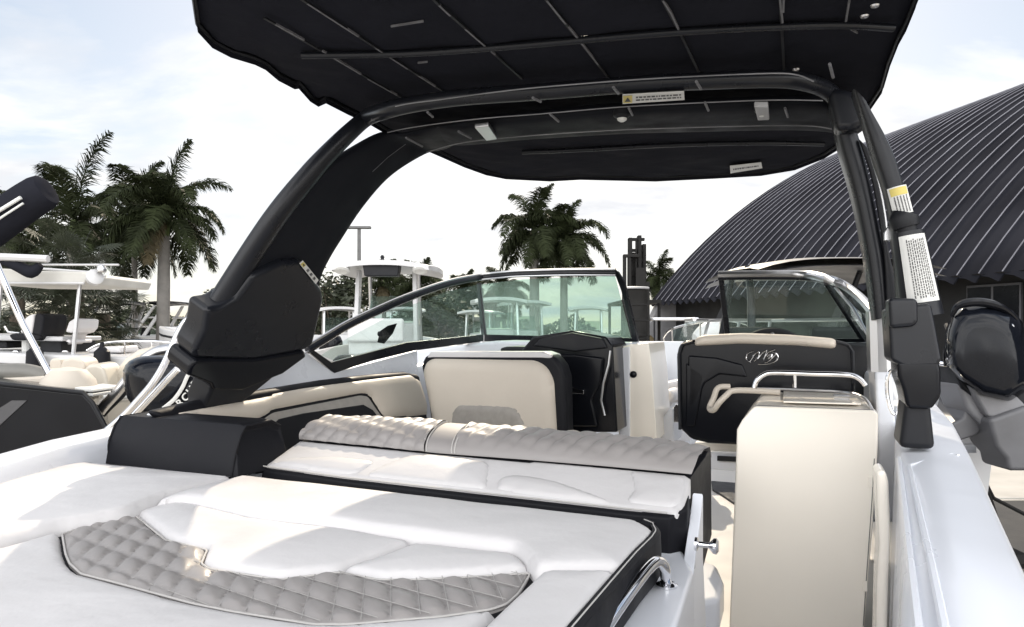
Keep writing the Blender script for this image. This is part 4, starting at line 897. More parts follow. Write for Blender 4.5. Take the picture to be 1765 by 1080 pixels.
# hedge line far away: reads as one mass
rd = random.Random(5); mb = MB()
for i in range(16000):
    x = rd.uniform(-75, 14); hh = 2.5+.9*math.sin(x*.35)+.6*math.sin(x*1.1+1); p = Vector((x, 72+rd.uniform(-1.5, 1.5), rd.random()**.7*max(1.2, hh)))
    a = Vector((rd.uniform(-1, 1), rd.uniform(-1, 1), rd.uniform(-1, 1))).normalized(); b = a.cross(Vector((rd.uniform(-1, 1), rd.uniform(-1, 1), rd.uniform(-1, 1)))).normalized(); s = rd.uniform(.15, .35)
    mb.add([p-a*s, p+b*s*.5, p+a*s, p-b*s*.5], [(0, 1, 2, 3)])
tag(obj('far_woods', mb, tree_m, smooth=False), 'low line of far greenery along the horizon behind the yard', 'greenery', kind='stuff')
# ---- light poles
def lamp(label, px, ytop, Y, arm=.55):
    p = D(px, ytop, Y); root = thing('light_pole', label, 'light pole', (p.x, p.y, 0)); 
    obj('pole', MB().tube([(p.x, p.y, 0), (p.x, p.y, p.z)], [.12, .08], 10), grey_dark, root)
    obj('lamp_head', MB().wbox(p.x-arm, p.x+arm, p.y-.15, p.y+.15, p.z, p.z+.12), grey_dark, root, bevel=.03)
grey_dark = mat('galvanised_pole', (.13, .13, .13), .6, noise=(5, .15))
lamp('grey light pole with a flat T shaped head above the white hardtop', 619, 394, 34)
# ---- gabled house far off
hw = mat('house_wall', (.42, .40, .36), .8, noise=(2, .08)); hr = mat('house_roof', (.20, .19, .18), .8, noise=(3, .15))
p = D(1205, 565, 58); root = thing('gabled_house', 'small pale gabled house between the hall buttress and the bushes', 'house', (p.x, p.y, 0))
mb = MB().prism([(p.x-2.2, p.y, 0), (p.x+2.2, p.y, 0), (p.x+2.2, p.y, 2.6), (p.x, p.y, 3.9), (p.x-2.2, p.y, 2.6)], (0, 6, 0)); obj('wall', mb, hw, root, smooth=False)
obj('roof', MB().prism([(p.x-2.5, p.y-.3, 2.45), (p.x, p.y-.3, 3.95), (p.x+2.5, p.y-.3, 2.45), (p.x+2.5, p.y-.3, 2.62), (p.x, p.y-.3, 4.12), (p.x-2.5, p.y-.3, 2.62)], (0, 6.6, 0)), hr, root, smooth=False)
obj('window', MB().wbox(p.x-.5, p.x+.5, p.y-.04, p.y, 1.4, 2.3), gel_black, root, smooth=False)
p = D(765, 565, 50); root = thing('low_building', 'low pale building seen through the side windshield', 'building', (p.x, p.y, 0))
obj('wall', MB().wbox(p.x-3.6, p.x+3.8, p.y, p.y+6, 0, 3.0), hw, root, bevel=.02); obj('roof', MB().wbox(p.x-3.9, p.x+4.1, p.y-.4, p.y+6.3, 3.0, 3.25), hr, root, bevel=.03)
for i in range(5): obj('window', MB().wbox(p.x-3.1+i*1.4, p.x-2.2+i*1.4, p.y-.04, p.y, 1.2, 2.5), gel_black, root, smooth=False)
# ---- forklift with tall mast
fk = mat('forklift_steel', (.014, .0135, .013), .7, spec=.2, noise=(4, .3)); fky = mat('forklift_body', (.16, .12, .05), .5, noise=(3, .2))
def forklift():
    Y = 21; s = Y/FPX; x0 = (1072-CX)*s; Z = lambda y: CH+(HY-y)*s; X = lambda x: (x-CX)*s
    root = thing('forklift', 'dark marina forklift with a tall stepped mast behind the windshield', 'forklift', (X(1100), Y, 0))
    mb = MB()
    for a, b, t in ((1084, 1090, 409), (1100, 1106, 405), (1108, 1114, 420)): mb.wbox(X(a), X(b), Y, Y+.25, .3, Z(t))
    for y in (409, 428, 446, 470, 500, 530, 560): mb.wbox(X(1084), X(1112), Y+.05, Y+.2, Z(y+5), Z(y))
    mb.wbox(X(1088), X(1106), Y+.1, Y+.18, .5, Z(434))
    obj('mast', mb, fk, root, bevel=.01)
    mb = MB()
    for a, b, t in ((1073, 1078, 440), (1081, 1086, 440)): mb.wbox(X(a), X(b), Y-.2, Y, .2, Z(t))
    mb.wbox(X(1073), X(1100), Y-.22, Y-.02, Z(444), Z(439)); mb.wbox(X(1094), X(1111), Y-.2, Y-.02, .3, Z(462)); mb.wbox(X(1104), X(1118), Y-.18, Y, .3, Z(486))
    obj('carriage', mb, fk, root, bevel=.01)
    obj('chain', MB().tube([(X(1096), Y-.05, Z(412)), (X(1096), Y-.05, 1.)], .03, 6).tube([(X(1111), Y-.05, Z(424)), (X(1114), Y-.05, 1.)], .03, 6), fk, root)
    obj('body', MB().prism([(X(1080), Y+.5, .6), (X(1150), Y+.5, .6), (X(1150), Y+.5, 1.9), (X(1128), Y+.5, 2.3), (X(1080), Y+.5, 2.3)], (0, 3.2, 0)), fky, root, bevel=.08)
    mb = MB()
    for sx in (1082, 1148):
        for dy in (.5, 3.4): mb.tube([(X(sx)+a, Y+1+q, 3.3) for a, q in ((0, dy-.5),)]+[(X(sx), Y+.5+dy, 2.)], .05, 6)
    mb.wbox(X(1080), X(1150), Y+.8, Y+4.2, 3.25, 3.35); obj('overhead_guard', mb, fk, root)
    for sx in (1078, 1150):
        for dy in (.9, 3.2): obj('wheel', MB().lathe((X(sx), Y+dy, .5), (1, 0, 0), [(.3, -.18), (.5, -.16), (.5, .16), (.3, .18)], 24), black_matte, root)
forklift()
# the dark ribbed column in front of the mast: a piling rack
p = D(1092, 500, 17); s = 17/FPX
root = thing('storage_drum_stack', 'dark upright drum stack with pale lid, right behind the windshield edge', 'drums', (p.x, p.y, 0))
for k in range(3): obj('drum', MB().lathe((p.x+.03, p.y, .05+k*1.12), (0, 0, 1), [(.2, 0), (.3, .01), (.31, .05), (.3, .06), (.3, .36), (.315, .38), (.3, .4), (.3, .72), (.315, .74), (.3, .76), (.3, 1.06), (.31, 1.08), (.3, 1.1), (.2, 1.105)], 28), fk, root)
obj('lid', MB().lathe((p.x+.03, p.y, .05+3*1.12), (0, 0, 1), [(.1, 0), (.33, .0), (.34, .03), (.31, .05), (.05, .06)], 28), grey_plastic, root)

# ================================================================ other boats
def hull_mesh(L, B, zd, zk, sheer=.25, t0=.45, flare=.12, n=28, bow_lift=.35):
    """open hull: outer shell, gunwale and inner liner; x to port-starboard, y forward, stern at y=0"""
    rows = []
    for i in range(n+1):
        t = i/n; k = max(0, (t-t0)/(1-t0)); b = B/2*(1-k**2.4)*(.94+.06*min(1, t*4)); b = max(b, .01); z = zd+sheer*t*t
        keel = zk+(zd-zk)*(k**3)*.8; y = t*L; ch = keel+(z-keel)*.38
        r = [(0, keel), (b*.45, keel+(ch-keel)*.45), (b*.86, ch), (b*.9, ch+.03), (b*.97, z-.28), (b, z-.08), (b, z-.02), (b-.02, z), (max(b-.16, .0), z+.01), (max(b-.18, 0), z-.03), (max(b-.2, 0), z-.55), (0, z-.6)]
        rows.append([Vector((x, y, q)) for x, q in r]+[Vector((-x, y, q)) for x, q in reversed(r[1:-1])])
    mb = MB(); mb.grid(rows, close=True); m = len(rows[0]); mb.f.append(tuple(range(m-1, -1, -1))); return mb
def stripe(L, B, z0, z1, sheer, t0, n=28):
    mb = MB()
    for s in (-1, 1):
        rows = []
        for i in range(n+1):
            t = i/n; k = max(0, (t-t0)/(1-t0)); b = B/2*(1-k**2.4)*(.94+.06*min(1, t*4))+.004; dz = sheer*t*t; rows.append([Vector((s*b, t*L, z0+dz)), Vector((s*b, t*L, z1+dz))])
        mb.grid(rows)
    return mb
def T(mb, loc, rz, tilt=0):
    M = Matrix.Translation(loc) @ Matrix.Rotation(rz, 4, 'Z'); mb.v = [M @ v for v in mb.v]; return mb
class Loc:
    def __init__(s, root, loc, rz): s.r = root; s.loc = Vector(loc); s.rz = rz
    def o(s, name, mb, m, parent=None, **k): return obj(name, T(mb, s.loc, s.rz), m, parent or s.r, **k)
def outboard(A, x, y, z, tilt=.0, m=None, parent=None, scale=1.0):
    """outboard motor hung on the transom at (x,y,z): cowl, midsection, lower unit, propeller"""
    m = m or gel_black; ca, sa = math.cos(tilt), math.sin(tilt)
    def q(px, py, pz): py, pz = py*scale, pz*scale; return Vector((x+px*scale, y-(py*ca+pz*sa)+0, z+(pz*ca-py*sa)))
    mb = MB(); rows = []
    for zz, w_, f, b in ((.1, .2, .05, .45), (.18, .26, -.05, .62), (.35, .28, -.1, .7), (.55, .27, -.08, .7), (.72, .24, 0, .62), (.8, .16, .1, .48), (.82, .05, .2, .35)):
        rows.append([q(w_*math.copysign(abs(math.cos(a))**.7, math.cos(a)), (f+b)/2+(b-f)/2*math.copysign(abs(math.sin(a))**.7, math.sin(a)), zz) for a in [2*math.pi*i/20 for i in range(20)]])
    mb.grid(rows, close=True); mb.f += [tuple(range(20)), tuple(6*20+i for i in range(20))]; cw = A.o('outboard_cowl', mb, m, parent, angle=50)
    A.o('midsection', MB().prism([q(-.1, .08, .12), q(-.1, .45, .12), q(-.08, .36, -.7), q(-.08, .1, -.7)], q(.2, 0, 0)-q(0, 0, 0)), m, parent, bevel=.03)
    A.o('lower_unit', MB().prism([q(-.04, .0, -.7), q(-.04, .5, -.72), q(-.04, .4, -.8), q(-.04, .33, -1.15), q(-.04, .12, -1.1), q(-.04, .05, -.8)], q(.08, 0, 0)-q(0, 0, 0)), m, parent, bevel=.012)
    mb = MB().lathe(q(0, .36, -.92), q(0, .6, -.92)-q(0, .36, -.92), [(.06, -.3), (.08, -.1), (.07, .06), (.03, .12)], 14)
    for k in range(3):
        a = 2.094*k; mb.add([q(.05*math.cos(a), .38, -.92+.05*math.sin(a)), q(.2*math.cos(a-.3), .36, -.92+.2*math.sin(a-.3)), q(.22*math.cos(a+.2), .42, -.92+.22*math.sin(a+.2)), q(.07*math.cos(a+.5), .45, -.92+.07*math.sin(a+.5))], [(0, 1, 2, 3)])
    A.o('propeller', mb, alu, parent)
    return cw
def seat(A, x, y, z, w_, m1, m2, pedestal=True, name='pedestal_seat', face=1):
    mb = MB().wbox(x-w_/2, x+w_/2, y-.24, y+.24, z+.32, z+.44); s = A.o(name, mb, m1, bevel=.04)
    A.o('seat_back', MB().prism([(x-w_/2, y-face*.22, z+.42), (x-w_/2, y-face*.32, z+1.0), (x-w_/2, y-face*.24, z+1.02), (x-w_/2, y-face*.1, z+.44)], (w_, 0, 0)), m2, s, bevel=.035)
    if pedestal: A.o('pedestal', MB().tube([Vector((x, y, z)), Vector((x, y, z+.33))], .05, 10), alu, s)
    return s
def hardtop_boat(label, loc, rz, L=7.5, B=2.5, zd=1.9, htz=3.6, group=None, hullm=None, topw=2.0, cat='boat', eng=1, simple=False):
    root = thing('center_console_boat', label, cat, loc, rz, group); A = Loc(root, loc, rz); hm = hullm or shade_gel
    A.o('hull', hull_mesh(L, B, zd, .55), hm, angle=40); A.o('hull_stripe', stripe(L, B, zd-.2, zd-.14, .25, .45), black_matte)
    A.o('console', MB().prism([(-.5, L*.42, zd-.55), (-.5, L*.42, zd+.55), (-.5, L*.5, zd+.6), (-.5, L*.56, zd+.3), (-.5, L*.56, zd-.55)], (1, 0, 0)), hm, bevel=.05)
    A.o('console_glass', MB().prism([(-.46, L*.43+.02, zd+.55), (-.46, L*.5, zd+1.1), (-.46, L*.52, zd+1.1), (-.46, L*.505, zd+.55)], (.92, 0, 0)), glass_far, smooth=False)
    # hardtop: crowned slab
    rows = []; 
    for i in range(9):
        t = i/8; yy = L*.30+t*2.3; ww = topw/2*(1-.12*abs(2*t-1)**3); rows.append([Vector((ww*s, yy, htz-.10*abs(s)**2.5+.02*math.sin(math.pi*t))) for s in np.linspace(-1, 1, 13)])
    mb = MB().grid(rows); k = len(mb.v); mb.v += [v-Vector((0, 0, .09))for v in mb.v[:k]]; nf = list(mb.f); mb.f += [tuple(i+k for i in f) for f in nf]
    per_ = [i for i in range(13)]+[13*j+12 for j in range(1, 9)]+[8*13+i for i in range(11, -1, -1)]+[13*j for j in range(7, 0, -1)]
    mb.f += [(per_[i], per_[(i+1) % len(per_)], per_[(i+1) % len(per_)]+k, per_[i]+k) for i in range(len(per_))]
    ht = A.o('hardtop', mb, hm, angle=50)
    for s in (-1, 1):
        A.o('top_leg', MB().prism([(s*.56, L*.36, zd-.5), (s*.50, L*.38, htz-.13), (s*.50, L*.38+.22, htz-.13), (s*.56, L*.36+.24, zd-.5)], (s*.08, 0, 0)), hm if topw > 1.9 else alu, bevel=.015)
        A.o('top_leg', MB().tube([Vector((s*.52, L*.55, zd-.4)), Vector((s*.5, L*.5, htz-.12))], .04, 8), alu)
        if not simple:
            A.o('speaker', MB().lathe((s*.72, L*.30+.1, htz-.17), (0, -.5, -1), [(.13, -.05), (.14, 0), (.14, .03), (.09, .05), (.03, .03)], 20), label_white, ht)
    if not simple:
        A.o('electronics_box', MB().prism([(-.34, L*.31, htz-.08), (.34, L*.31, htz-.08), (.31, L*.31, htz-.29), (-.31, L*.31, htz-.29)], (0, .3, 0)), black_matte, ht, bevel=.02)
        A.o('antenna', MB().tube([(.45, L*.4, htz), (.43, L*.4, htz+.75)], [.014, .005], 6), label_white, ht)
        A.o('mast_light', MB().lathe((0, L*.33, htz), (0, 0, 1), [(.04, 0), (.03, .06), (.045, .07), (.02, .11)], 10), black_matte, ht)
        A.o('leaning_post', MB().wbox(-.5, .5, L*.25, L*.25+.5, zd-.05, zd+.25), white_vinyl, bevel=.06)
        A.o('seat_back', MB().wbox(-.5, .5, L*.24, L*.24+.12, zd+.2, zd+.62), white_vinyl, bevel=.05)
    for e in range(eng): outboard(A, (e-(eng-1)/2)*.7, -.05, zd-.55, .0, scale=.75, m=gelcoat if e % 2 == 9 else gel_black)
    return root, A
def tower_boat(label, loc, rz, L=6.5, B=2.45, zd=1.75, group=None, m=None, top=None, bim=True):
    root = thing('tower_bowrider', label, 'boat', loc, rz, group); A = Loc(root, loc, rz); m = m or shade_gel
    A.o('hull', hull_mesh(L, B, zd, .5, sheer=.18), m, angle=40); A.o('hull_stripe', stripe(L, B, zd-.42, zd-.16, .18, .45), black_matte)
    # windshield
    w0 = B/2-.2; wsb = [(-w0, L*.42), (-w0+.06, L*.58), (-w0*.55, L*.66), (w0*.55, L*.66), (w0-.06, L*.58), (w0, L*.42)]
    wst = [(-w0+.02, L*.42), (-w0+.2, L*.54), (-w0*.5, L*.6), (w0*.5, L*.6), (w0-.2, L*.54), (w0-.02, L*.42)]; hz = [.05, .42, .5, .5, .42, .05]
    mb = MB().grid([[Vector((x, y, zd+.06)) for x, y in wsb], [Vector((x, y, zd+.06+h)) for (x, y), h in zip(wst, hz)]]); A.o('windshield', mb, glass_far, smooth=False)
    A.o('windshield_frame', MB().tube([Vector((x, y, zd+.06+h)) for (x, y), h in zip(wst, hz)], .022, 8), alu)
    for s in (-1, 1):
        for d0, d1 in ((0, .0), (.62, .5)):
            A.o('tower_leg', MB().prism([(s*(w0+.05), L*.30+d0, zd), (s*(w0-.12), L*.16+d1, zd+1.35), (s*(w0-.12), L*.16+d1+.16, zd+1.35), (s*(w0+.05), L*.30+d0+.22, zd)], (s*.06, 0, 0)), top or m, bevel=.015)
        for f in (.3, .6): A.o('tower_strut', MB().tube([Vector((s*(w0-.03-f*.1), L*.30-f*.9+.1, zd+1.35*f)), Vector((s*(w0-.03-f*.1), L*.30-f*.9+.75, zd+1.35*f))], .04, 8), top or m)
    A.o('tower_bar', MB().tube([Vector((-w0+.1, L*.16+.05, zd+1.38)), Vector((0, L*.16, zd+1.45)), Vector((w0-.1, L*.16+.05, zd+1.38))], .05, 10, smooth=4), top or m)
    if bim:
        rows = [[Vector((s*(w0+.05), L*.14+t*1.9, zd+1.5+.06*math.sin(math.pi*t)-.1*s*s)) for s in np.linspace(-1, 1, 9)] for t in np.linspace(0, 1, 7)]
        mb = MB().grid(rows); k = len(mb.v); mb.v += [v-Vector((0, 0, .07)) for v in mb.v[:k]]; mb.f += [tuple(i+k for i in f) for f in list(mb.f)]; A.o('bimini_top', mb, canvas)
    A.o('aft_bench', MB().wbox(-w0+.1, w0-.1, .3, .9, zd-.35, zd-.05), cream_vinyl, bevel=.06)
    A.o('engine_hatch', MB().wbox(-w0+.1, w0-.1, -.2, .35, zd-.3, zd+.02), white_vinyl, bevel=.06)
    seat(A, -.55, L*.4, zd-.5, .5, white_vinyl, dark_vinyl); seat(A, .55, L*.4, zd-.5, .5, white_vinyl, dark_vinyl)
    return root, A
def XY(px, Y): return ((px-CX)/FPX*Y, Y, 0)
# white fishing boat with hardtop in the middle distance
def place(px, Y): return Vector(((px-CX)/FPX*Y, Y, 0))
a0 = Vector((-2.42, 10.9, 0)); hb_, HA_ = hardtop_boat('white center console fishing boat with a white hardtop, left of the windshield', (a0.x, a0.y, 0), R_(0), L=8, B=2.6, zd=2.05, htz=3.75, topw=2.02)
# row of far boats seen through the glass
far = [(700, 27, 10, 1.75, 3.35, 'far white console boat seen low through the side glass, next to the dark tree'), (790, 30, -15, 1.7, 3.3, 'far white console boat in front of the low building'), (873, 20, 5, 1.9, 3.45, 'white console boat right behind the windshield corner post'), (940, 24, 12, 1.85, 3.5, 'white console boat seen through the dusty front glass'), (1010, 28, -8, 1.7, 3.4, 'farther white console boat below the twin palms'), (600, 25, 20, 1.8, 3.3, 'far white console boat left of the hardtop boat')]
for px, Y, a, zd, hz_, lb in far:
    p = place(px, Y); hardtop_boat(lb, p, R_(a), L=7, B=2.3, zd=zd, htz=hz_, topw=1.8, group='far white console boats across the yard', simple=True)
p = place(556, 18); hardtop_boat('low white boat just right of the black tower leg', p, R_(60), L=6.5, B=2.3, zd=2.3, htz=2.9, topw=1.0, simple=True)
# through the walk-through: small white boats with a bow rail and a little table top
p = place(1212, 17); root = thing('bow_rail_boat', 'small white boat with chrome bow rail, seen through the gap beside the helm seat', 'boat', p); A = Loc(root, p, R_(168))
A.o('hull', hull_mesh(5.5, 2.1, 2.05, .6), shade_gel, angle=40)
rail = [Vector((x, y, z)) for x, y, z in [(-.9, 2.4, 2.3), (-.75, 3.9, 2.48), (-.3, 5.2, 2.6), (0, 5.5, 2.62), (.3, 5.2, 2.6), (.75, 3.9, 2.48), (.9, 2.4, 2.3)]]
A.o('bow_rail', MB().tube(rail, .022, 8, smooth=5), chrome)
for v in rail: A.o('stanchion', MB().tube([v, Vector((v.x*.97, v.y-.05, 2.1))], .016, 6), chrome)
A.o('cover_bundle', MB().tube([Vector((-.3, 3.9, 2.3)), Vector((0, 4.2, 2.42)), Vector((.35, 4.4, 2.3))], [.1, .2, .22, .1], 12, smooth=5), white_vinyl)
A.o('windshield', MB().grid([[Vector((-.8, 2.0, 2.1)), Vector((0, 2.5, 2.1)), Vector((.8, 2.0, 2.1))], [Vector((-.7, 1.7, 2.5)), Vector((0, 2.1, 2.55)), Vector((.7, 1.7, 2.5))]]), glass_far, smooth=False)
p = place(1160, 21); root = thing('golf_cart', 'dark golf cart with a white roof beside the hall buttress', 'golf cart', p); A = Loc(root, p, 0)
A.o('roof', MB().wbox(-.65, .65, -.4, 1.4, 2.72, 2.8), gelcoat, bevel=.03); A.o('body', MB().prism([(-.6, -.6, .9), (-.6, -.6, 1.4), (-.6, .3, 1.5), (-.6, .5, 1.15), (-.6, 1.3, 1.15), (-.6, 1.7, 1.6), (-.6, 1.9, .9)], (1.2, 0, 0)), black_matte, bevel=.05)
A.o('seat', MB().wbox(-.5, .5, 0, .5, 1.5, 1.65), white_vinyl, bevel=.04)
mb = MB()
for x in (-.6, .6):
    for y0, y1 in ((-.35, -.3), (1.6, 1.3)): mb.tube([Vector((x, y0, 1.2)), Vector((x, y1, 2.72))], .025, 8)
A.o('roof_post', mb, black_matte)
for x in (-.55, .55):
    for y in (-.3, 1.5): A.o('wheel', MB().lathe((x, y, .3), (1, 0, 0), [(.15, -.1), (.3, -.09), (.3, .09), (.15, .1)], 20), black_matte)
A.o('ride_height_base', MB().wbox(-.5, .5, -.4, 1.6, .3, .9), black_matte)
# ---- boat to starboard with tilted outboard and grey hardtop arch
n0 = Vector((2.95, 6.0, 0)); root = thing('starboard_neighbour_boat', 'white boat on our right with a grey hardtop and a tilted black outboard', 'boat', n0); A = Loc(root, n0, R_(-1))
root.name = 'runabout_boat'
A.o('hull', hull_mesh(7.2, 2.3, 2.02, .5, sheer=.12), shade_gel, angle=40)
A.o('deck', MB().prism([(-.95, 3.6, 2.1), (.95, 3.6, 2.1), (.85, 4.6, 2.12), (.5, 5.9, 2.14), (0, 6.7, 2.15), (-.5, 5.9, 2.14), (-.85, 4.6, 2.12)], (0, 0, .04)), gelcoat, bevel=.02)
wsb = [(-.98, 2.2), (-.95, 3.4), (-.5, 4.0), (.5, 4.0), (.95, 3.4), (.98, 2.2)]; wst = [(-.92, 2.2), (-.82, 3.1), (-.42, 3.6), (.42, 3.6), (.82, 3.1), (.92, 2.2)]
A.o('windshield', MB().grid([[Vector((x, y, 2.12)) for x, y in wsb], [Vector((x, y, 2.6)) for x, y in wst]]), glass_side, smooth=False)
A.o('windshield_frame', MB().tube([Vector((x, y, 2.6)) for x, y in wst], .022, 8), alu)
for x in (-.45, .0, .45): A.o('windshield_post', MB().tube([Vector((x, 3.95 if abs(x) < .6 else 3.5, 2.12)), Vector((x*.9, 3.6, 2.6))], .022, 6), alu)
rows = [[Vector((s*1.02+.72, y, 3.28-.12*abs(s)**3+dz)) for s in np.linspace(-1, 1, 13)] for y, dz in ((1.9, -.02), (2.2, .02), (3.2, .06), (4.0, .02), (4.25, -.03))]
mb = MB().grid(rows); k = len(mb.v); mb.v += [v-Vector((0, 0, .08)) for v in mb.v[:k]]; mb.f += [tuple(i+k for i in f) for f in list(mb.f)]
ht = A.o('hardtop', mb, mat('hardtop_grey', (.10, .10, .105), .5, noise=(4, .08)), angle=60)
for s in (-1, 1):
    A.o('hardtop_leg', MB().tube([Vector((s*.7+.35, 2.0, 2.05)), Vector((s*.75+.5, 2.3, 2.8)), Vector((s*.8+.6, 2.6, 3.22))], [.05, .045, .04], 10, smooth=4), black_powder)
    A.o('hardtop_leg', MB().tube([Vector((s*.7+.35, 3.4, 2.1)), Vector((s*.8+.6, 3.2, 3.22))], .035, 10), black_powder)
seat(A, .45, 1.9, 1.5, .55, dark_vinyl, dark_vinyl); seat(A, -.45, 1.9, 1.5, .55, dark_vinyl, dark_vinyl)
A.o('swim_platform', MB().wbox(-1.05, 1.05, -.55, .05, 1.62, 1.7), gelcoat, bevel=.025)
A.o('stern_cushion', MB().wbox(-.95, .2, .15, .6, 1.95, 2.12), gelcoat, bevel=.04)
for s in (-.55, .1): A.o('stern_rail', MB().tube([Vector((s, .05, 2.02)), Vector((s, -.1, 2.2)), Vector((s+.5, -.1, 2.2)), Vector((s+.5, .05, 2.02))], .018, 10, smooth=5), chrome)
# its engine: tilted up, cowl towards us
E_ = lambda x, y, Y: D(x, y, Y)-n0
Ye = 5.0
def ering(cx, cy, rx, ry, Y, n=22, p=.75, rot=0):
    out = []
    for i in range(n):
        a = 2*math.pi*i/n; x = rx*math.copysign(abs(math.cos(a))**p, math.cos(a)); y = ry*math.copysign(abs(math.sin(a))**p, math.sin(a)); out.append(D(cx+x*math.cos(rot)-y*math.sin(rot), cy+x*math.sin(rot)+y*math.cos(rot), Y)) 
    return out
sil = [(1627, 602), (1631, 565), (1643, 538), (1658, 523), (1690, 518), (1716, 521), (1745, 535), (1762, 554), (1774, 600), (1780, 668), (1742, 694), (1695, 684), (1652, 655), (1632, 632)]
def shr(k, dx, dy, Y): cx_, cy_ = 1702, 603; return [D(cx_+(x-cx_)*k+dx, cy_+(y-cy_)*k+dy, Y) for x, y in sil]
rows = [shr(.55, 2, 8, 4.80), shr(.80, 1, 6, 4.82), shr(.94, 0, 2, 4.90), shr(1, 0, 0, 5.02), shr(1, 0, 0, 5.3), shr(.9, 0, 0, 5.5), shr(.5, 0, 0, 5.56)]
mb = MB().grid(rows, close=True); mb.f += [tuple(range(14)), tuple(6*14+i for i in range(14))]
cw = obj('outboard_cowl', mb, cowl_paint, root, bevel=.02, seg=3)
obj('cowl_skirt', MB().prism([D(x, y, 4.98) for x, y in [(1640, 630), (1690, 660), (1765, 668), (1790, 690), (1780, 720), (1700, 700), (1660, 670)]], (0, .4, 0)), black_matte, cw, bevel=.02)
obj('cowl_ridge', MB().tube([D(x, y, Y) for x, y, Y in [(1640, 545, 4.92), (1650, 528, 4.9), (1672, 521, 4.87), (1700, 522, 4.86), (1730, 532, 4.88), (1752, 550, 4.93)]], [.012, .03, .03, .012], 10, smooth=5), gel_black, cw)
obj('cowl_badge', MB().lathe(D(1743, 563, 4.84), (0, -1, 0), [(.02, -.03), (.022, 0), (.014, .008)], 14), alu, cw)
obj('midsection', MB().prism([D(x, y, 5.0) for x, y in [(1650, 660), (1690, 642), (1703, 645), (1765, 700), (1800, 740), (1760, 800), (1722, 778), (1700, 740), (1668, 705)]], (0, .3, 0)), arm_grey, root, bevel=.03)
obj('clamp_bracket', MB().prism([D(x, y, 5.05) for x, y in [(1640, 650), (1668, 655), (1690, 690), (1705, 735), (1680, 752), (1655, 760), (1640, 730), (1660, 720), (1668, 695)]], (0, .35, 0)), mat('bracket_grey', (.10, .10, .107), .5, noise=(5, .15)), root, bevel=.02)
obj('lower_unit', MB().prism([D(x, y, 4.9) for x, y in [(1706, 722), (1770, 700), (1850, 700), (1850, 790), (1800, 812), (1740, 812), (1735, 790), (1718, 770)]], (0, .3, 0)), MATS['bracket_grey'], root, bevel=.03)
obj('engine_arm', MB().prism([D(x, y, 5.02) for x, y in [(1655, 655), (1690, 640), (1702, 644), (1760, 700), (1742, 712), (1710, 722), (1690, 715)]], (0, -.08, 0)), arm_grey, root, bevel=.02)
obj('hydraulic_hose', MB().tube([D(x, y, Y) for x, y, Y in [(1632, 560, 5.2), (1638, 580, 5.1), (1630, 610, 5.2), (1636, 640, 5.3), (1655, 650, 5.2)]], .02, 8, smooth=5).tube([D(x, y, Y) for x, y, Y in [(1648, 590, 5.), (1632, 622, 5.1), (1628, 660, 5.2)]], .012, 8, smooth=4), black_matte, root)
# trailer under it
tr = thing('boat_trailer', 'dark steel boat trailer below the tilted outboard', 'trailer', (3.6, 6.4, 0))
mb = MB().tube([(2.6, 6.0, .55), (2.6, 12.5, .6)], .06, 8).tube([(4.3, 6.0, .55), (4.3, 11.5, .6), (3.5, 14, .6)], .06, 8).tube([(2.6, 6.05, .55), (4.3, 6.05, .55)], .06, 8).tube([(2.6, 8.4, .5), (4.3, 8.4, .5)], .05, 8)
mb.tube([D(1655, 752, 6.3), D(1672, 782, 6.3), D(1693, 818, 6.3), (4.3, 6.3, .55)], .02, 6).tube([D(1690, 815, 6.3), D(1712, 858, 6.3), (5.0, 6.3, .6)], .018, 6)
obj('frame', mb, fk, tr)
for x in (2.35, 4.55): obj('wheel', MB().lathe((x, 8.4, .36), (1, 0, 0), [(.2, -.1), (.34, -.1), (.36, -.06), (.36, .06), (.34, .1), (.2, .1)], 24), black_matte, tr)
# ---- dark boat close on the left
YB = 4.2
dk = thing('black_hulled_boat', 'black sided boat close on the left with tan cushions', 'boat', (D(60, 700, YB).x, YB, 0))
prof_ = [(-400, 640), (-120, 652), (0, 661), (105, 672), (143, 676), (160, 694), (186, 742), (190, 790), (170, 1000), (120, 1300), (-400, 1300)]
obj('hull', MB().prism([D(x, y, YB) for x, y in prof_], (-.9, 1.6, 0)), gel_black, dk, bevel=.02)
obj('hull_stripe', MB().prism([D(x, y, YB-.006) for x, y in [(-60, 740), (20, 690), (46, 690), (-30, 760)]], (0, .004, 0)), mat('dark_grey_decal', (.05, .05, .055), .3), dk, smooth=False)
obj('hull_trim', MB().tube([D(x, y, YB-.01) for x, y in [(-120, 652), (0, 661), (105, 672), (143, 676), (160, 694), (186, 742)]], .012, 8), black_matte, dk)
obj('deck_cushion', MB().prism([D(x, y, YB+.4) for x, y in [(-100, 655), (0, 652), (82, 648), (100, 655), (108, 668), (-100, 664)]], (-.5, 1.0, 0)), cream_vinyl, dk, bevel=.03)
obj('coaming_roll', MB().tube([D(x, y, YB+.5) for x, y in [(-100, 646), (0, 642), (50, 642), (82, 650)]], [.06, .06, .05], 12, smooth=4), mat('olive_grey_vinyl', (.17, .165, .15), .5, noise=(5, .1)), dk)
obj('helm_pod', MB().lathe(D(118, 665, YB+.35)-Vector((0, 0, .08)), (0, 0, 1), [(.17, 0), (.17, .05), (.15, .12), (.1, .18), (.02, .2)], 24), cream_vinyl, dk)
obj('folded_ladder', MB().prism([D(x, y, YB+.2) for x, y in [(128, 667), (158, 670), (160, 676), (128, 674)]], (0, .3, 0)).prism([D(x, y, YB+.2) for x, y in [(130, 676), (160, 678), (160, 684), (130, 680)]], (0, .3, 0)), label_white, dk, bevel=.008)
obj('top_support_pole', MB().tube([D(-6, 455, YB+.3), D(40, 560, YB+.3), D(95, 664, YB+.3)], .020, 14), chrome, dk)
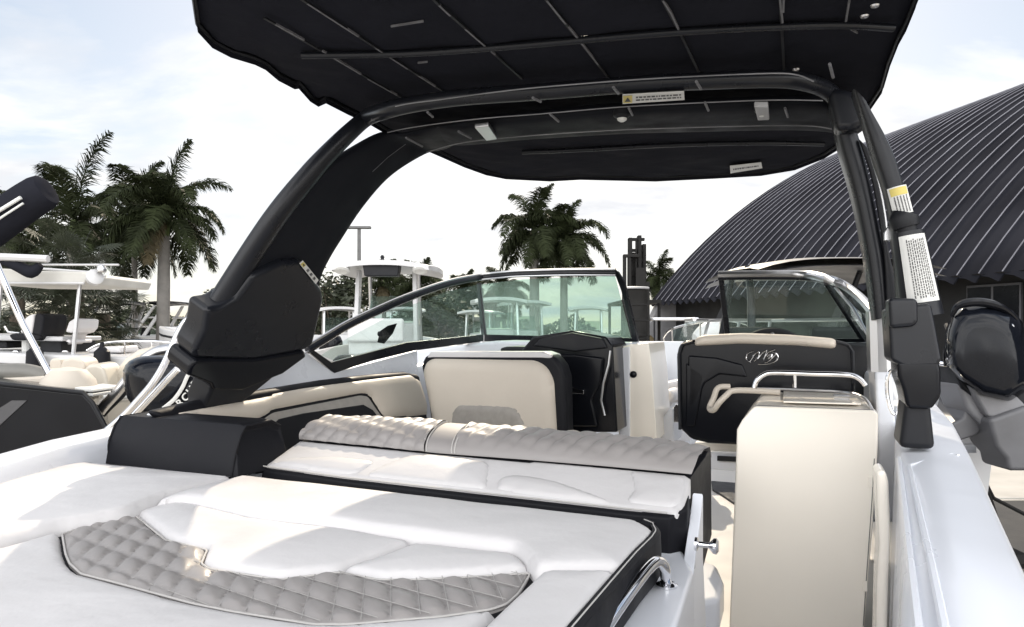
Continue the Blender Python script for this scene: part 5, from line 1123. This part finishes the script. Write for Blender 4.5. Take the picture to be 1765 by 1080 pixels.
obj('pole_foot', MB().lathe(D(95, 666, YB+.3), (0, 0, 1), [(.03, -.01), (.03, .02), (.02, .05)], 12), chrome, dk)
tb = obj('tower_tube', MB().tube([D(-120, 470, 3.9), D(-60, 425, 3.9), D(0, 382, 3.9), D(40, 352, 3.9), D(68, 334, 3.9), D(80, 326, 3.9), D(84, 324, 3.9)], [.10, .10, .10, .10, .098, .085, .03], 20, smooth=5), canvas, dk)
for off_, w_ in ((0, .010), (1, .006)):
    obj('tower_decal', MB().tube([D(-60+off_*14, 392+off_*16, 3.785), D(0+off_*6, 362+off_*10, 3.785), D(36+off_*4, 340+off_*10, 3.785)], w_, 8), label_white, tb)
# white T-top frame with canvas, at the far left
YT = 9.0
tt = thing('flat_top_boat', 'white deck boat on the left with pale flat top and pedestal seats', 'boat', (D(80, 600, YT).x, YT, 0))
obj('flat_top', MB().prism([D(x, y, YT) for x, y in [(-60, 463), (0, 462), (60, 466), (140, 468), (152, 474), (146, 488), (-60, 486)]], (0, 1.6, 0)), mat('aged_canvas_white', (.5, .49, .46), .7, noise=(3, .12)), tt, bevel=.02)
obj('top_frame', MB().tube([D(-60, 440, YT-.3), D(83, 446, YT-.3)], .045, 8).tube([D(70, 456, YT), D(205, 456, YT)], .014, 6).tube([D(60, 462, YT+.2), D(170, 470, YT+.2), D(182, 476, YT+.2)], .018, 6).tube([D(-60, 487, YT-.05), D(145, 488, YT-.05)], .016, 6), shade_gel, tt)
obj('rolled_side_curtain', MB().tube([D(4, 450, YT-.25), D(30, 458, YT-.25), D(54, 468, YT-.25), D(70, 456, YT-.25)], [.04, .07, .08, .04], 12, smooth=5), canvas, tt)
obj('spotlight', MB().lathe(D(163, 478, YT), (.6, -.6, .3), [(.03, -.1), (.09, -.05), (.10, .03), (.05, .05)], 16), shade_gel, tt)
obj('top_light', MB().lathe(D(175, 465, YT), (0, 0, 1), [(.05, -.03), (.06, .0), (.045, .05), (.02, .07)], 16), alu, tt)
for x in (14, 150): obj('top_pole', MB().tube([D(x-12, 486, YT+.3), D(x-25, 625, YT+.3)], .025, 8), alu, tt)
obj('hull', MB().prism([D(x, y, YT) for x, y in [(-150, 605), (0, 607), (70, 610), (200, 614), (330, 616), (352, 628), (330, 700), (100, 730), (-150, 740)]], (0, 2.2, 0)), shade_gel, tt, bevel=.04)
obj('pinstripe', MB().prism([D(x, y, YT-.01) for x, y in [(-150, 624), (0, 625), (110, 629), (200, 630), (200, 632.5), (110, 632), (0, 628), (-150, 627)]], (0, .008, 0)).prism([D(x, y, YT-.01) for x, y in [(150, 627), (196, 627), (196, 629), (150, 629)]], (0, .008, 0)), black_matte, tt, smooth=False)
obj('console_box', MB().prism([D(x, y, YT+.5) for x, y in [(68, 586), (105, 586), (106, 612), (68, 612)]], (0, .8, 0)), black_matte, tt, bevel=.02)
obj('deck_locker', MB().prism([D(x, y, YT+.4) for x, y in [(-60, 575), (72, 579), (108, 580), (108, 588), (-60, 586)]], (0, .9, 0)), shade_gel, tt, bevel=.02)
def pseat(pts_seat, pts_back, Y, m1, m2, w_=.5):
    s = obj('pedestal_seat', MB().prism([D(x, y, Y) for x, y in pts_seat], (0, w_, 0)), m1, tt, bevel=.03)
    obj('seat_back', MB().prism([D(x, y, Y) for x, y in pts_back], (0, w_, 0)), m2, s, bevel=.03)
    return s
s1 = pseat([(14, 577), (20, 575), (68, 575), (72, 580), (66, 587), (20, 586)], [(33, 574), (42, 548), (52, 541), (60, 541), (58, 560), (56, 575)], YT+.3, dark_vinyl, white_vinyl)
obj('seat_back_shell', MB().prism([D(x, y, YT+.28) for x, y in [(54, 575), (60, 540), (72, 540), (76, 546), (74, 565), (70, 580)]], (0, .5, 0)), dark_vinyl, s1, bevel=.03)
obj('seat_leg', MB().tube([D(45, 586, YT+.5), D(45, 612, YT+.5)], .05, 10), label_white, s1)
obj('armrest_rail', MB().tube([D(8, 562, YT+.4), D(14, 572, YT+.4), D(34, 574, YT+.4)], .014, 6), alu, s1)
pseat([(112, 588), (118, 584), (122, 588), (120, 592)], [(112, 572), (118, 554), (128, 548), (134, 550), (132, 565), (124, 574)], YT+.4, white_vinyl, white_vinyl)
pseat([(114, 592), (120, 588), (124, 590), (118, 594)], [(118, 588), (130, 562), (138, 556), (144, 558), (142, 572), (128, 576), (122, 590)], YT+.6, white_vinyl, white_vinyl, .3)
rp = [D(x, y, YT-.02) for x, y in [(150, 604), (175, 592), (215, 588), (262, 588), (300, 592), (322, 604)]]
obj('deck_rail', MB().tube(rp, .016, 10, smooth=5), chrome, tt)
for q in rp[1:5]: obj('stanchion', MB().tube([q, q-Vector((0, 0, .16))], .012, 8), chrome, tt)
obj('bench_seat', MB().prism([D(x, y, YT+.6) for x, y in [(150, 608), (152, 598), (205, 596), (208, 608)]], (0, .5, 0)), white_vinyl, tt, bevel=.03)
obj('cooler_box', MB().prism([D(x, y, YT+.5) for x, y in [(-20, 600), (-20, 588), (12, 588), (12, 600)]], (0, .4, 0)), black_matte, tt, bevel=.02)
for x in (20, 105, 240): obj('cleat', MB().prism([D(a, b, YT+.05) for a, b in [(x, 607), (x+12, 607), (x+9, 604), (x+3, 604)]], (0, .03, 0)), chrome, tt, bevel=.004)
for x in (60, 176): obj('fender', MB().lathe(D(x, 634, YT-.12), (0, 0, 1), [(.02, -.3), (.09, -.24), (.1, 0), (.09, .2), (.03, .26), (.02, .32)], 14), dark_vinyl, tt)
# grey tower bowrider behind
pt = place(235, 26); tb_, TA = tower_boat('white bowrider with a grey skeletal tower and black folded top, left of our tower leg', (pt.x+.2, pt.y, 0), R_(62), L=6.5, B=2.3, zd=2.0, top=mat('tower_grey', (.42, .42, .43), .4, noise=(5, .05)))
p2 = place(345, 32); tower_boat('farther bowrider whose pale top shows beside the tower leg clamp', (p2.x, p2.y, 0), R_(75), L=6.5, B=2.3, zd=2.15)
# ivory console seats and curved ivory hull bow behind the black boat
YI = 6.2
iv = mat('ivory_gelcoat', (.56, .51, .43), .3, coat=.3, noise=(3, .05))
ib = thing('ivory_deck_boat', 'ivory boat on the left with moulded lounge seats and a curved bow panel', 'boat', (D(180, 650, YI).x, YI, 0))
def blob(name, pts, Y, th, m, par, bev=.05): return obj(name, MB().prism([D(x, y, Y) for x, y in pts], (-.1, th, 0)), m, par, bevel=bev, seg=4)
blob('lounge_seat', [(84, 625), (88, 618), (104, 617), (112, 660), (90, 660)], YI+.5, .4, cream_vinyl, ib)
blob('lounge_seat', [(102, 660), (104, 630), (108, 619), (124, 615), (142, 619), (148, 630), (144, 650), (138, 668), (110, 668)], YI+.3, .4, cream_vinyl, ib)
blob('lounge_seat', [(134, 668), (142, 640), (150, 628), (166, 626), (178, 632), (184, 650), (190, 682), (168, 690), (138, 690)], YI, .45, iv, ib)
blob('hull', [(-60, 690), (60, 684), (160, 688), (230, 686), (300, 690), (330, 700), (320, 760), (-60, 790)], YI, 1.8, iv, ib)
blob('bow_panel', [(186, 690), (188, 660), (196, 640), (215, 617), (238, 602), (262, 597), (285, 597), (300, 606), (280, 660), (260, 692)], YI+.3, .5, iv, ib)
obj('deck_edge', MB().tube([D(x, y, YI-.02) for x, y in [(90, 684), (160, 685), (228, 683), (240, 700)]], .02, 8), label_white, ib)
# chrome tow arch / swim ladder between us and them: bent polished tubes
ra = thing('bent_rail_frame', 'dull bent metal rail frame standing left of our tower leg', 'rail', (D(200, 700, 4.6).x, 4.6, 0))
obj('rail_tube', MB().tube([D(x, y, 4.6) for x, y in [(150, 745), (176, 706), (205, 674), (232, 640), (252, 618), (272, 606), (292, 602), (306, 600)]], .036, 16, smooth=6), alu, ra)
obj('rail_tube', MB().tube([D(x, y, 4.6) for x, y in [(150, 752), (184, 710), (214, 680), (240, 648), (262, 626), (284, 616), (300, 610)]], .012, 10, smooth=6), black_matte, ra)
r2 = thing('polished_rail_arch', 'polished steel rail arch rising beside the black outboard and our bolster', 'rail', (D(240, 690, 3.7).x, 3.7, 0))
obj('rail_tube', MB().tube([D(x, y, 3.7) for x, y in [(180, 745), (214, 716), (240, 688), (262, 662), (282, 630), (300, 590), (314, 562), (326, 550), (340, 550)]], .018, 16, smooth=6), chrome, r2)
obj('rail_tube', MB().tube([D(x, y, 3.75) for x, y in [(200, 745), (232, 714), (262, 682), (290, 652), (306, 636)]], .018, 16, smooth=6), chrome, r2)
# black outboard behind the port leg, with its white lettering
ob = thing('outboard_motor', 'black outboard engine with white lettering behind the port tower foot', 'outboard motor', (D(290, 680, 4.0).x, 4.0, 0))
rows = []
for Y, k in ((3.92, .5), (3.95, .85), (4.05, 1.0), (4.35, 1.0), (4.5, .8), (4.55, .4)):
    rows.append([D(292+k*78*math.copysign(abs(math.cos(a))**.75, math.cos(a))+18*math.sin(-a), 668-k*56*math.copysign(abs(math.sin(a))**.75, math.sin(a)), Y) for a in [2*math.pi*i/28 for i in range(28)]])
mb = MB().grid(rows, close=True); mb.f += [tuple(range(28)), tuple(5*28+i for i in range(28))]
cw = obj('cowl', mb, cowl_paint, ob, angle=60)
obj('cowl_band', MB().tube([D(x, y, 3.90) for x, y in [(281, 704), (300, 688), (314, 668), (322, 650), (328, 640)]], .011, 10, smooth=5, flat=(Vector((0, 1, 0)), .3)), label_white, cw)
obj('leg', MB().prism([D(x, y, 4.1) for x, y in [(260, 715), (330, 715), (318, 900), (280, 900)]], (0, .3, 0)), gel_black, ob, bevel=.03)
def text(name, body, p, rot, size, m, parent, ext=.002):
    cu = bpy.data.curves.new(name, 'FONT'); cu.body = body; cu.size = size; cu.extrude = ext; cu.align_x = 'CENTER'; cu.offset = size*.02
    to = bpy.data.objects.new(name, cu); COL.objects.link(to); dg = bpy.context.evaluated_depsgraph_get(); me = bpy.data.meshes.new_from_object(to.evaluated_get(dg)); bpy.data.objects.remove(to)
    M = Matrix.Translation(p) @ rot; mb = MB(); mb.v = [M @ v.co for v in me.vertices]; mb.f = [tuple(q.vertices) for q in me.polygons]
    return obj(name, mb, m, parent, smooth=False)
for ch, x, y, a in (('R', 341, 664, 52), ('U', 333, 676, 50), ('C', 324, 688, 48), ('R', 314, 698, 44)):
    text('lettering', ch, D(x, y, 3.895), Matrix.Rotation(R_(90), 4, 'X') @ Matrix.Rotation(R_(a), 4, 'Z'), .055, label_white, cw)
# trailer stands under our own boat: seen only from the side
